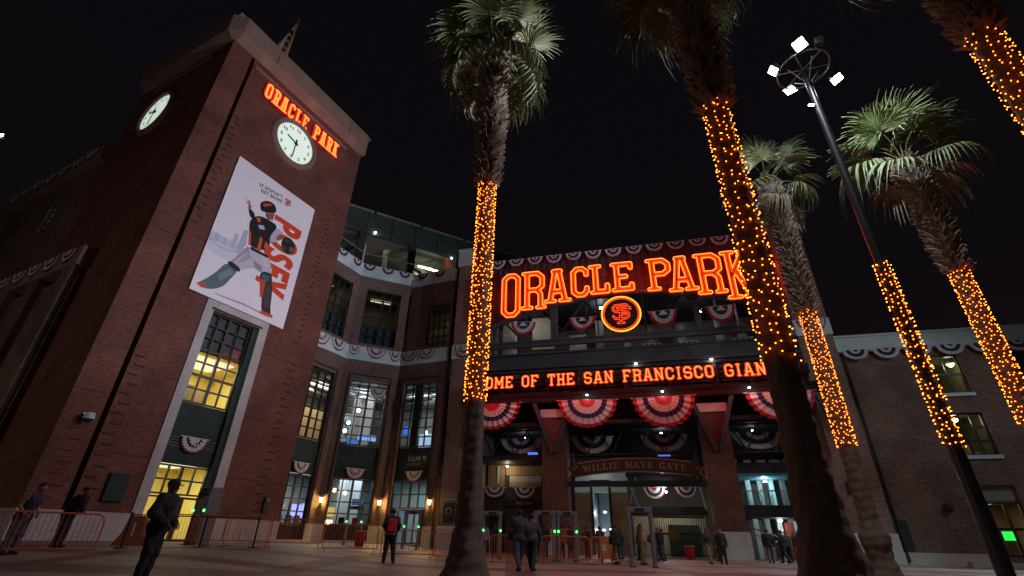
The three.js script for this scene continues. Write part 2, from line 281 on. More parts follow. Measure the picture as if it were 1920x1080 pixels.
const BANDS = {
  starred: [['centre_cloth', 0.02, 0.36, 'clothWhite'], ['blue_band', 0.355, 0.6, 'clothBlue', 'stars'], ['white_band', 0.595, 0.86, 'clothWhite'], ['red_border', 0.855, 1, 'clothMaroon']],
  big: [['centre_cloth', 0.02, 0.27, 'clothRed'], ['white_band', 0.265, 0.5, 'clothWhite'], ['blue_band', 0.495, 0.66, 'clothBlue'], ['white_band', 0.655, 0.86, 'clothWhite'], ['red_border', 0.855, 1, 'clothRed']],
  flag: [['blue_field', 0.02, 0.52, 'clothBlue', 'peak'], ['white_band', 0.515, 0.78, 'clothWhite'], ['red_border', 0.775, 1, 'clothRed']],
  plain: [['blue_field', 0.02, 0.2, 'clothBlue'], ['white_band', 0.195, 0.42, 'clothWhite'], ['blue_band', 0.415, 0.7, 'clothBlue'], ['white_band', 0.695, 1, 'clothWhite']],
  dim: [['centre_cloth', 0.02, 0.25, 'clothRed'], ['white_band', 0.245, 0.5, 'clothWhite'], ['blue_band', 0.495, 0.7, 'clothBlue'], ['white_band', 0.695, 0.88, 'clothWhite'], ['red_border', 0.875, 1, 'clothRed']],
};
const buntCache = {}, ORD = ['first', 'second', 'third', 'fourth', 'fifth', 'sixth', 'seventh', 'eighth', 'ninth', 'tenth', 'eleventh', 'twelfth', 'thirteenth', 'fourteenth'];
function bunting(kind, w, h, label, group, F, s, y, z, name = 'bunting') {
  const k = kind + w.toFixed(2) + h.toFixed(2); let g;
  if (buntCache[k]) g = copy(buntCache[k], label);
  else {
    g = buntCache[k] = thing(name, label, 'bunting');
    BANDS[kind].forEach(([n, a, b, m, deco], i) => {
      const zz = 0.004 * w * (BANDS[kind].length - i); part(g, n, fanGeo(a, b, w, h, zz, w > 4 ? 13 : Math.round(14 + w * 3), i === BANDS[kind].length - 1 ? 0.05 : 0), M[m]);
      if (deco === 'stars') part(g, 'star', [0, 1, 2, 3, 4, 5, 6].map((q) => { const an = Math.PI + ((q + 0.5) / 7) * Math.PI, r = (a + b) / 2; return at(new THREE.CylinderGeometry(0.045 * w, 0.045 * w, 0.01, 5).rotateX(Math.PI / 2), Math.cos(an) * r * w * 0.5, Math.sin(an) * r * h, zz + 0.06 * w); }), M.clothWhite).userData.kind = 'stuff';
      if (deco === 'peak') { const sh = new THREE.Shape([[-0.16 * w, -0.3 * h], [0.16 * w, -0.3 * h], [0.03 * w, -0.05 * h], [-0.03 * w, -0.05 * h]].map((p) => new THREE.Vector2(...p))); part(g, 'white_peak', new THREE.ExtrudeGeometry(sh, { depth: 0.01, bevelEnabled: false }).translate(0, 0, zz + 0.05 * w), M.clothWhite); }
    });
    part(g, 'header_tape', bx(-w * 0.52, w * 0.52, -0.02, 0.03, -0.01, 0.03), M.clothWhite);
  }
  g.userData.group = group; put(g, F, s, y, z); g.rotation.z = rr(-0.03, 0.03); g.scale.set(rr(0.96, 1.03), rr(0.88, 1.08), rr(0.7, 1.5)); return g;
}

// ---------------------------------------------------------------- windows and rooms
const paneCache = {};
function windowGrid(parent, x0, x1, y0, y1, nx, ny, z, o = {}) { // frame, mullions and every pane of its own
  const g = sub(parent, o.name ?? 'window'), fr = [], f = o.f ?? 0.09, m = o.m ?? 0.045, d = 0.09;
  fr.push(bx(x0, x0 + f, y0, y1, z - d, z + d), bx(x1 - f, x1, y0, y1, z - d, z + d), bx(x0 + f, x1 - f, y0, y0 + f, z - d, z + d), bx(x0 + f, x1 - f, y1 - f, y1, z - d, z + d));
  const X = (i) => x0 + f / 2 + ((x1 - x0 - f) * i) / nx, Y = (j) => y0 + f / 2 + ((y1 - y0 - f) * j) / ny;
  for (let i = 1; i < nx; i++) { const b = (o.heavy ?? []).includes(i) ? m * 2 : m; fr.push(bx(X(i) - b, X(i) + b, y0 + f, y1 - f, z - d * 0.7, z + d * 0.7)); }
  for (let j = 1; j < ny; j++) { const b = (o.heavyY ?? []).includes(j) ? m * 1.6 : m; for (let i = 0; i < nx; i++) fr.push(bx(X(i) + m * 2, X(i + 1) - m * 2, Y(j) - b, Y(j) + b, z - d * 0.6, z + d * 0.6)); }
  part(g, 'window_frame', fr, o.mat ?? M.frame);
  const w = X(1) - X(0), h = Y(1) - Y(0), k = w.toFixed(3) + h.toFixed(3), pg = paneCache[k] ?? (paneCache[k] = new THREE.PlaneGeometry(w, h));
  for (let i = 0; i < nx; i++) for (let j = 0; j < ny; j++) { const p = part(g, 'pane', pg, o.glass ?? M.glass); p.position.set(X(i) + w / 2, Y(j) + h / 2, z); p.rotation.set(rr(-0.006, 0.006), rr(-0.006, 0.006), 0); p.castShadow = false; }
  return g;
}
function room(parent, x0, x1, y0, y1, z0, z1, mats, name = 'room') { // open towards z1
  const g = sub(parent, name), t = 0.12;
  part(g, 'back_wall', bx(x0, x1, y0, y1, z0 - t, z0), mats.back); part(g, 'side_wall', bx(x0 - t, x0, y0, y1, z0, z1), mats.side ?? mats.back); part(g, 'side_wall', bx(x1, x1 + t, y0, y1, z0, z1), mats.side ?? mats.back);
  part(g, 'room_floor', bx(x0, x1, y0 - t, y0, z0, z1), mats.floor ?? M.concrete); part(g, 'room_ceiling', bx(x0, x1, y1, y1 + t, z0, z1), mats.ceil ?? mats.back); return g;
}
// a glowing ceiling panel inside a building plus the light it gives
function ceilingPanel(parent, F, x, y, z, w, d, I, c, e) {
  part(parent, 'ceiling_lamp', bx(x - w / 2, x + w / 2, y - 0.06, y, z - d / 2, z + d / 2), glow(c[0] * e, c[1] * e, c[2] * e, 0.3));
  areaLight(place(F, x, y - 0.08, z), place(F, x, y - 5, z), w, d, I, c);
}

// ---------------------------------------------------------------- clock tower
const tower = frame(thing('clock_tower', 'tall square red brick clock tower with pale parapet and two lit clocks', 'clock tower'), ...FT);
{
  const D = 12.6;
  part(tower, 'brick_wall', wallGeo(1.98, 14.5, 0.3, 36.2, [[4.95, 9.6, 0.3, 14.8]], -0.6, 0), M.brick, 'broad red brick front face with the tall window bay');
  part(tower, 'corner_pier', bx(0, 1.68, 0.3, 36.2, -0.6, 0.04), M.brick); part(tower, 'joint_recess', bx(1.5, 2.1, 0.3, 36.2, -0.75, -0.6), M.dark);
  part(tower, 'side_wall', bx(0, 0.6, 0.3, 36.2, -D, -0.61), M.brick, 'unlit side face'); part(tower, 'side_wall', bx(13.9, 14.5, 0.3, 36.2, -D, -0.61), M.brick); part(tower, 'rear_wall', bx(0.6, 13.9, 0.3, 36.2, -D, -D + 0.6), M.brick);
  part(tower, 'plinth', bx(-0.08, 4.86, 0, 1.75, -0.5, 0.12), M.stone); part(tower, 'plinth', bx(9.7, 14.58, 0, 1.75, -0.5, 0.12), M.stone); part(tower, 'side_plinth', bx(-0.1, 0.5, 0, 1.75, -D, -0.51), M.stone);
  part(tower, 'ledge', bx(2.15, 12.6, 35.1, 35.28, -0.1, 0.14), M.cast); part(tower, 'brick_frieze', bx(1.9, 14.5, 35.3, 36.2, -0.3, 0.05), M.brick);
  part(tower, 'side_ledge', bx(-0.14, 0.1, 35.1, 35.28, -10.6, -2.1), M.cast);
  { // parapet: flared underside, upright band with chamfered corners
    const ring = (o, c) => [[-o + c, o], [14.5 + o - c, o], [14.5 + o, o - c], [14.5 + o, -D - o + c], [14.5 + o - c, -D - o], [-o + c, -D - o], [-o, -D - o + c], [-o, o - c]];
    const rings = [[35.9, 0.02, 0.2], [36.55, 0.6, 0.75], [36.62, 0.66, 0.78], [38.35, 0.7, 0.8], [38.5, 0.6, 0.8]], pos = [], uv = [];
    for (let k = 0; k + 1 < rings.length; k++) { const A = ring(rings[k][1], rings[k][2]), B = ring(rings[k + 1][1], rings[k + 1][2]); let u = 0; for (let i = 0; i < 8; i++) { const j = (i + 1) % 8, y0 = rings[k][0], y1 = rings[k + 1][0], l = Math.hypot(A[j][0] - A[i][0], A[j][1] - A[i][1]); const P = [[...A[i], y0, u], [...A[j], y0, u + l], [...B[j], y1, u + l], [...B[i], y1, u]]; for (const q of [0, 1, 2, 0, 2, 3]) { pos.push(P[q][0], P[q][2], P[q][1]); uv.push(P[q][3], P[q][2]); } u += l; } }
    const g = new THREE.BufferGeometry(); g.setAttribute('position', new THREE.Float32BufferAttribute(pos, 3)); g.setAttribute('uv', new THREE.Float32BufferAttribute(uv, 2)); g.computeVertexNormals(); g.setAttribute('normal', g.attributes.normal);
    part(tower, 'parapet', g, M.cast, 'pale cast stone parapet with chamfered corners'); part(tower, 'roof', bx(-0.5, 15, 38.3, 38.46, -D - 0.5, 0.5), M.concrete);
    part(tower, 'parapet_joint', [3.3, 11.9].map((s) => bx(s - 0.02, s + 0.02, 36.65, 38.4, 0.69, 0.705)), M.dark);
  }
  // raised dark dashes, their colour stands for shade in recessed brick joints
  const dash = (s, w, a, b, st) => { const l = []; for (let y = a; y < b; y += st) { const o = (Math.round((y - a) / st) % 2) * 0.18; l.push(bx(s + o, s + o + w, y, y + 0.1, -0.05, 0.05)); } return l; };
  const q = part(tower, 'joint_shade_dash', [...dash(2.1, 0.55, 2.2, 10.4, 0.55), ...dash(2.1, 0.4, 19.5, 29.5, 0.55), ...dash(12.2, 0.6, 2.2, 13, 0.55), ...dash(12.3, 0.35, 14.4, 26.5, 0.5), ...dash(0.5, 0.6, 2.2, 6.4, 0.55)], M.brickSolo); q.userData.kind = 'stuff';
  part(tower, 'joint_line', [[1.98, 4.9, 15.4], [1.98, 4.9, 9.2], [9.7, 14.5, 12.7], [9.7, 14.5, 8.1], [9.7, 14.5, 4.1], [1.98, 4.9, 4.6], [1.98, 14.5, 18.6]].map(([a, b, y]) => bx(a, b, y, y + 0.045, -0.05, 0.012)), M.brickSolo).userData.kind = 'stuff';
  part(tower, 'joint_line', [7.5, 12.4, 17.9, 21.4].map((y) => bx(0, 1.68, y, y + 0.045, 0, 0.052)), M.brickSolo).userData.kind = 'stuff';
  // tall window bay in its pale surround
  const sr = sub(tower, 'window_surround');
  part(sr, 'jamb', bx(4.86, 5.45, 0.05, 14.28, -0.5, 0.1), M.stone); part(sr, 'jamb', bx(9.05, 9.7, 0.05, 14.28, -0.5, 0.1), M.stone); part(sr, 'lintel', bx(4.86, 9.7, 14.28, 14.9, -0.5, 0.1), M.stone); part(sr, 'moulding', bx(5.3, 9.2, 14.3, 14.42, 0.1, 0.17), M.brickSolo);
  part(sr, 'reveal', bx(8.7, 9.05, 0.4, 14.28, -0.55, -0.12), M.green);
  windowGrid(tower, 5.45, 8.7, 8.2, 14.28, 4, 7, -0.42, { heavy: [2], heavyY: [2, 4] });
  part(tower, 'spandrel', [bx(5.45, 8.7, 4.56, 8.16, -0.6, -0.4)], M.green, 'dark green metal panel between the two lit windows');
  part(tower, 'louvre', [0, 1, 2, 3].map((k) => bx(5.5, 8.65, 5.5 + k * 0.17, 5.57 + k * 0.17, -0.4, -0.33)), M.frame);
  windowGrid(tower, 5.45, 8.7, 2.86, 4.5, 4, 2, -0.42, { heavy: [2], name: 'transom_window' });
  windowGrid(tower, 5.45, 7.55, 0.42, 2.78, 2, 1, -0.42, { name: 'door_screen' }); windowGrid(tower, 7.6, 8.7, 0.42, 2.78, 1, 1, -0.42, { name: 'glass_door', f: 0.12 });
  // rooms behind it
  const Y = { back: M.yellow, floor: M.concrete };
  room(tower, 4.2, 10.6, 8.2, 11.62, -6, -0.62, Y); part(tower, 'blind', bx(5.2, 8.9, 11.56, 14.5, -0.75, -0.62), std({ color: rgb(0.07, 0.085, 0.085), roughness: 0.7 }), 'grey panel behind the upper dark panes');
  room(tower, 4.2, 10.6, 0.42, 4.9, -7, -0.62, Y, 'lobby');
  ceilingPanel(tower, FT, 7.0, 11.55, -3, 4, 3, 6.5, [1, 0.9, 0.55], 1.0); ceilingPanel(tower, FT, 7.0, 4.8, -3.4, 4, 3, 5.5, [1, 0.9, 0.55], 1.0);
  part(tower, 'column_casing', [bx(6.9, 7.7, 8.2, 9.9, -3.4, -2.8)], M.tan); part(tower, 'partition', [bx(5.0, 6.4, 8.2, 9.3, -4.6, -4.4), bx(7.9, 9.2, 8.2, 10, -4.2, -4)], M.tan);
  // clocks
  const numerals = (() => { const c = document.createElement('canvas'); c.width = c.height = 512; const x = c.getContext('2d'); x.fillStyle = '#fff'; x.fillRect(0, 0, 512, 512); x.fillStyle = '#07120e'; x.font = 'bold 62px sans-serif'; x.textAlign = 'center'; x.textBaseline = 'middle'; for (let i = 1; i <= 12; i++) { const a = (i / 12) * 2 * Math.PI; x.fillText(String(i), 256 + 198 * Math.sin(a), 256 - 198 * Math.cos(a)); } for (let i = 0; i < 60; i++) { const a = (i / 60) * 2 * Math.PI; x.fillRect(256 + 246 * Math.sin(a) - 2, 256 - 246 * Math.cos(a) - 2, 4, 4); } const t = new THREE.CanvasTexture(c); t.colorSpace = THREE.SRGBColorSpace; return t; })();
  const face = std({ color: rgb(0.5, 0.55, 0.52), map: numerals, emissive: rgb(0.55, 0.66, 0.57), emissiveMap: numerals, roughness: 0.4 });
  const clock = (parent) => {
    const g = sub(parent, 'clock'), prof = [[1.84, 0.1], [1.9, 0.26], [2.05, 0.3], [2.2, 0.24], [2.32, 0.12], [2.36, 0]].map((p) => new THREE.Vector2(...p));
    part(g, 'clock_rim', new THREE.LatheGeometry(prof, 64).rotateX(Math.PI / 2), M.cast); part(g, 'clock_face', new THREE.CircleGeometry(1.86, 64).translate(0, 0, 0.1), face);
    const hand = (l, w, a) => at(merge([at(new THREE.BoxGeometry(w, l, 0.03), 0, l / 2, 0), at(new THREE.BoxGeometry(w * 1.6, l * 0.25, 0.03), 0, -l * 0.14, 0)]), 0, 0, 0.18, 0, 0, -a);
    part(g, 'hour_hand', hand(0.95, 0.13, (9.5 / 12) * 2 * Math.PI), M.black); part(g, 'minute_hand', hand(1.5, 0.09, Math.PI).translate(0, 0, 0.05), M.black); part(g, 'hand_boss', at(new THREE.CylinderGeometry(0.12, 0.12, 0.14, 16), 0, 0, 0.2, Math.PI / 2), M.black); return g;
  };
  clock(tower).position.set(7.34, 31.2, 0); const c2 = clock(tower); c2.position.set(0, 31.25, -7.6); c2.rotation.y = -Math.PI / 2;
  part(tower, 'utility_box', rbx(1.0, 1.4, 0.22, 0.05).translate(3.65, 2.95, 0.11), M.green, 'dark grey green box on the wall');
  part(tower, 'alarm_box', rbx(0.4, 1.0, 0.18, 0.05).translate(13.1, 2.7, 0.1), M.steelDark); part(tower, 'alarm_lens', at(new THREE.SphereGeometry(0.16, 16, 10), 13.1, 3.0, 0.2), std({ color: rgb(0.15, 0.3, 0.22), roughness: 0.2 }));
}
{ // lettering on the tower
  const g = put(thing('neon_sign', 'small orange neon lettering high on the clock tower above its clock', 'sign'), FT, 0, 0, 0.18);
  neonLine(g, 'ORACLE PARK', 3.5, 11.55, 33.15, 1.55, 0.085, 0.6, 'solid');
  part(g, 'mounting_rail', [bx(3.4, 11.6, 33.4, 33.46, -0.2, -0.13), bx(3.4, 11.6, 34.3, 34.36, -0.2, -0.13)], M.steelDark);
  areaLight(place(FT, 7.5, 33.9, 1.2), place(FT, 7.5, 34.4, 0), 8, 0.8, 1.6, [1, 0.1, 0.03]);
}
{ // white security camera on the corner pier
  const g = put(thing('security_camera', 'white dome security camera on a bracket on the tower corner', 'camera'), FT, 1.0, 6.1, 0.04);
  part(g, 'bracket', [rbx(0.3, 0.3, 0.1, 0.02).translate(0, 0.1, 0.05), bar(v3(0, 0.1, 0.05), v3(0, 0.15, 0.5), 0.05)], M.greyMetal); part(g, 'housing', at(new THREE.CylinderGeometry(0.2, 0.26, 0.3, 20), 0, 0.05, 0.5), M.white); part(g, 'dome', at(new THREE.SphereGeometry(0.2, 20, 12, 0, 7, Math.PI / 2, Math.PI / 2), 0, -0.1, 0.5), M.black);
}
{ // poster banner
  const c = document.createElement('canvas'); c.width = 660; c.height = 1024; const x = c.getContext('2d'), k = 1.022; x.save(); x.scale(k, 1.024);
  x.fillStyle = '#faf9ff'; x.fillRect(0, 0, 660, 1024);
  const poly = (col, ...p) => { x.fillStyle = col; x.beginPath(); p.forEach((q, i) => (i ? x.lineTo(...q) : x.moveTo(...q))); x.closePath(); x.fill(); };
  const blob = (col, ...p) => { x.fillStyle = col; x.beginPath(); const n = p.length, m = (i) => [(p[i % n][0] + p[(i + 1) % n][0]) / 2, (p[i % n][1] + p[(i + 1) % n][1]) / 2]; x.moveTo(...m(0)); for (let i = 1; i <= n; i++) x.quadraticCurveTo(...p[i % n], ...m(i)); x.fill(); };
  // faint printed skyline
  x.fillStyle = '#a9b0cc'; x.fillStyle = '#e4e6f4'; x.fillRect(0, 600, 250, 95); for (let i = 0; i < 13; i++) { const h = 18 + rnd() * 60 + (i > 6 && i < 10 ? 50 : 0), w = 12 + rnd() * 16; x.fillStyle = ['#d0d4e6', '#d9dcec', '#c6cbe0'][i % 3]; x.fillRect(i * 18 - 6, 660 - h, w, h + 20); } blob('#e6e8f4', [0, 660], [120, 640], [250, 670], [240, 720], [100, 740], [0, 720]); poly('#bdc3da', [186, 480], [212, 470], [230, 570], [196, 640], [176, 630]); x.strokeStyle = '#98a1c2'; x.lineWidth = 4; x.beginPath(); x.moveTo(0, 640); x.quadraticCurveTo(60, 700, 190, 650); x.stroke();
  poly('#c2a9b3', [140, 962], [330, 948], [520, 956], [520, 968], [370, 960], [150, 968]);
  // POSEY, reading downwards
  x.save(); x.translate(405, 222); x.rotate(Math.PI / 2); x.scale(1, 1.16); x.fillStyle = '#e2481c'; x.font = 'bold 262px sans-serif'; x.textBaseline = 'bottom'; x.scale(0.73, 1); x.fillText('POSEY', 6, 36); x.strokeStyle = '#e2481c'; x.lineWidth = 13; x.strokeText('POSEY', 6, 36); x.restore();
  // a catcher throwing, seen from the front
  blob('#d3cfdd', [245, 560], [392, 556], [440, 625], [458, 700], [378, 700], [318, 690], [240, 760], [160, 752], [200, 660]);       // trousers
  poly('#a39eb2', [300, 640], [330, 690], [378, 700], [380, 660]); poly('#b7b2c4', [250, 590], [290, 640], [210, 720], [240, 650]); poly('#dfdce8', [330, 580], [380, 575], [425, 640], [400, 650]); poly('#a7a2b6', [240, 575], [262, 582], [180, 735], [166, 745]);
  blob('#5f7580', [148, 742], [238, 752], [203, 840], [176, 908], [98, 964], [22, 958], [60, 915], [112, 833]); blob('#1c1a20', [165, 720], [250, 742], [240, 775], [150, 752]); poly('#d6502c', [22, 952], [70, 930], [90, 950], [60, 966]);
  blob('#33262c', [372, 690], [456, 664], [470, 715], [494, 771], [517, 919], [541, 956], [456, 954], [436, 849], [388, 760]); poly('#4d3a44', [430, 760], [475, 745], [505, 900], [470, 920]); poly('#7d93a0', [120, 850], [180, 770], [215, 790], [150, 880]); poly('#3c6a80', [390, 700], [450, 690], [452, 735], [400, 742]); poly('#d1502f', [384, 742], [430, 735], [440, 860], [420, 858]); poly('#d6502c', [455, 940], [540, 940], [552, 960], [450, 962]);
  blob('#c6c6da', [330, 350], [438, 325], [470, 372], [395, 465], [345, 440]); blob('#a8662f', [438, 345], [470, 372], [440, 410], [402, 420]);                                                       // glove arm
  blob('#18171b', [455, 380], [510, 335], [575, 380], [566, 448], [510, 476], [462, 445]); poly('#6d6b74', [530, 410], [566, 398], [560, 436], [532, 444]); poly('#4a3a3a', [470, 385], [505, 360], [530, 372], [490, 400]); poly('#5b4a4c', [470, 430], [500, 425], [510, 455], [480, 450]);
  blob('#17161a', [196, 388], [248, 318], [344, 308], [402, 318], [360, 423], [386, 485], [360, 545], [243, 570], [222, 478]);                                                                    // chest protector
  poly('#e2622c', [218, 455], [240, 480], [258, 560], [240, 560]); poly('#e2622c', [300, 455], [322, 470], [332, 560], [306, 562]); poly('#e2622c', [345, 470], [380, 490], [368, 530], [345, 520]); poly('#cfc9d4', [262, 390], [300, 372], [318, 398], [280, 412]); poly('#e2622c', [235, 345], [262, 335], [275, 362], [250, 372]);
  poly('#1b1a1d', [262, 562], [394, 562], [394, 580], [266, 584]);
  blob('#b5785a', [152, 285], [178, 285], [186, 325], [170, 335]); blob('#14131a', [160, 318], [206, 318], [232, 360], [200, 380]); blob('#c58a68', [126, 262], [160, 258], [168, 290], [140, 292]); x.fillStyle = '#eceaea'; x.beginPath(); x.arc(136, 270, 15, 0, 7); x.fill();
  blob('#ad7155', [276, 250], [342, 222], [350, 300], [300, 316]); blob('#1a191c', [228, 222], [278, 172], [335, 172], [356, 214], [350, 232], [300, 262], [254, 284], [236, 262]); poly('#d8572b', [248, 220], [300, 184], [316, 192], [262, 240]); x.strokeStyle = '#1a191c'; x.lineWidth = 5; x.beginPath(); x.moveTo(278, 262); x.lineTo(320, 312); x.moveTo(346, 232); x.lineTo(346, 300); x.moveTo(300, 288); x.lineTo(348, 262); x.stroke();
  x.fillStyle = '#2a2630'; x.save(); x.rotate(-0.12); x.font = 'bold 35px sans-serif'; x.fillText("IT DOESN'T", 168, 136); x.fillText('GET MORE', 186, 172); x.restore();
  x.strokeStyle = '#cf431f'; x.lineWidth = 8; x.lineJoin = 'round'; const sfm = (X, Y, s) => { x.beginPath(); [[[0.95, 0.25], [0.85, 0.1], [0.2, 0.1], [0.05, 0.22], [0.05, 0.4], [0.2, 0.5], [0.75, 0.5], [0.92, 0.62], [0.92, 0.78], [0.78, 0.9], [0.15, 0.9], [0.02, 0.76]], [[0.3, 0.32], [0.95, 0.32]], [[0.42, 0.32], [0.42, 1.1]], [[0.42, 0.66], [0.72, 0.66]], [[0.28, 1.1], [0.58, 1.1]]].forEach((l) => l.forEach(([a, b], i) => (i ? x.lineTo(X + a * s, Y + b * s) : x.moveTo(X + a * s, Y + b * s)))); x.stroke(); }; sfm(392, 66, 50);
  x.restore();
  const t = new THREE.CanvasTexture(c); t.colorSpace = THREE.SRGBColorSpace;
  const g = put(thing('poster_banner', 'large white poster of a throwing catcher hung on the clock tower', 'poster'), FT, 7.155, 20.68, 0.1);
  const W = 7.39, H = 11.46, pg = new THREE.PlaneGeometry(W, H, 24, 36), p = pg.attributes.position; for (let i = 0; i < p.count; i++) p.setZ(i, 0.05 + 0.02 * Math.sin(p.getX(i) * 2.1 + p.getY(i) * 0.6) * Math.cos(p.getY(i) * 0.9)); pg.computeVertexNormals();
  part(g, 'printed_sheet', pg, std({ map: t, roughness: 0.6 })); part(g, 'frame_rail', [bx(-W / 2, W / 2, H / 2 - 0.06, H / 2 + 0.03, -0.06, 0.04), bx(-W / 2, W / 2, -H / 2 - 0.03, -H / 2 + 0.06, -0.06, 0.04), bx(-W / 2, -W / 2 + 0.08, -H / 2, H / 2, -0.08, 0.02), bx(W / 2 - 0.08, W / 2, -H / 2, H / 2, -0.08, 0.02)], M.greyMetal);
}
bunting('starred', 1.75, 0.95, 'starred bunting over the doorway of the clock tower', 'buntings over the ground floor bays', FT, 7.15, 6.15, -0.2);
{ // flag on the roof
  const g = put(thing('flag', 'limp orange flag on a pole on the roof of the clock tower', 'flag'), FT, 7.5, 38.4, -7);
  part(g, 'pole', bar(v3(0, 0, 0), v3(0, 15.4, 0), 0.09, 0.05, 10), M.greyMetal); part(g, 'finial', at(new THREE.SphereGeometry(0.14, 12, 8), 0, 15.5, 0), M.brass);
  const ribbon = (u0, u1, w) => { const pg = new THREE.PlaneGeometry(1, 1, 12, 24), p = pg.attributes.position; for (let i = 0; i < p.count; i++) { const a = p.getX(i) + 0.5, b = 0.5 - p.getY(i), f = u0 + (u1 - u0) * a; p.setXYZ(i, 0.1 - f * (0.25 + w * b), 15.0 - b * (7.4 - f * 0.8) - f * 0.5, 0.22 * Math.sin(f * 9 + b * 2) * (0.3 + b)); } pg.computeVertexNormals(); return pg; };
  part(g, 'flag_cloth', ribbon(0, 0.62, 1.5), std({ color: rgb(0.75, 0.38, 0.13), roughness: 0.8, side: THREE.DoubleSide })); part(g, 'white_edge', ribbon(0.62, 0.9, 1.5), std({ color: rgb(0.6, 0.55, 0.48), roughness: 0.8, side: THREE.DoubleSide }));
  part(g, 'dark_print', [0, 1, 2, 3].map((i) => rbx(0.34, 0.75, 0.02, 0.01).translate(-0.35 - i * 0.06, 12.4 - i * 1.1, 0.34)), M.black);
}

// ---------------------------------------------------------------- dark wing left of the tower
const FB = [-22.74, 24.5, -0.8888, 0.4583];                                     // along the tower's other face; its outward side is local -z
{
  const g = thing('brick_wing', 'dark unlit brick wing running off beside the clock tower', 'building'); frame(g, ...FB);
  part(g, 'upper_wall', wallGeo(12.6, 60, 0.3, 28.2, [[17.5, 19.5, 22.6, 25.8], [26, 28, 22.6, 25.8]], 0, 0.6), M.brickDark); part(g, 'upper_cornice', [bx(12.9, 60, 28.2, 29.7, -0.5, 1)], M.cast); part(g, 'roof', bx(12.6, 60, 29.5, 29.6, 0.6, 12), M.concrete);
  part(g, 'lower_wall', bx(5.4, 60, 0.3, 15.4, -0.35, -0.02), M.brickDark); part(g, 'lower_cornice', bx(5.3, 60, 15.9, 17.3, -0.8, -0.02), M.cast);
  for (const s of [5.6, 10, 14.4, 19.2, 24.5, 31]) part(g, 'buttress', bx(s, s + 1.4, 0.3, 15.9, -0.75, -0.35), M.brickDark);
  part(g, 'plinth', bx(5.3, 60, 0, 1.7, -0.9, -0.35), M.stone);
  windowGrid(g, 17.5, 19.5, 22.6, 25.8, 3, 5, 0.3); part(g, 'room_wall', [bx(17, 20.5, 22.2, 26.2, 4, 4.1), bx(16.9, 17, 22.2, 26.2, 0.6, 4), bx(20.5, 20.6, 22.2, 26.2, 0.6, 4), bx(17, 20.5, 26.2, 26.3, 0.6, 4), bx(17, 20.5, 22.1, 22.2, 0.6, 4)], M.cream);
  part(g, 'dim_lamp', bx(18.2, 19, 25.7, 25.9, 1.5, 2.2), glow(0.8, 0.65, 0.25)); lamp(place(FB, 18.6, 25.2, 1.8), 5, [1, 0.85, 0.4], 6);
  for (let i = 0; i < 7; i++) for (const [y, z, s0, n] of [[29.4, -0.6, 14.5, 'upper'], [17.2, -0.85, 7, 'lower']]) {
    const b = bunting('starred', 1.9, 1.0, `${ORD[i]} starred bunting from the clock tower along the ${n} cornice of the dark wing`, 'buntings on the dark wing', FB, s0 + i * 2.3, y, z); b.rotation.y += Math.PI;
  }
}
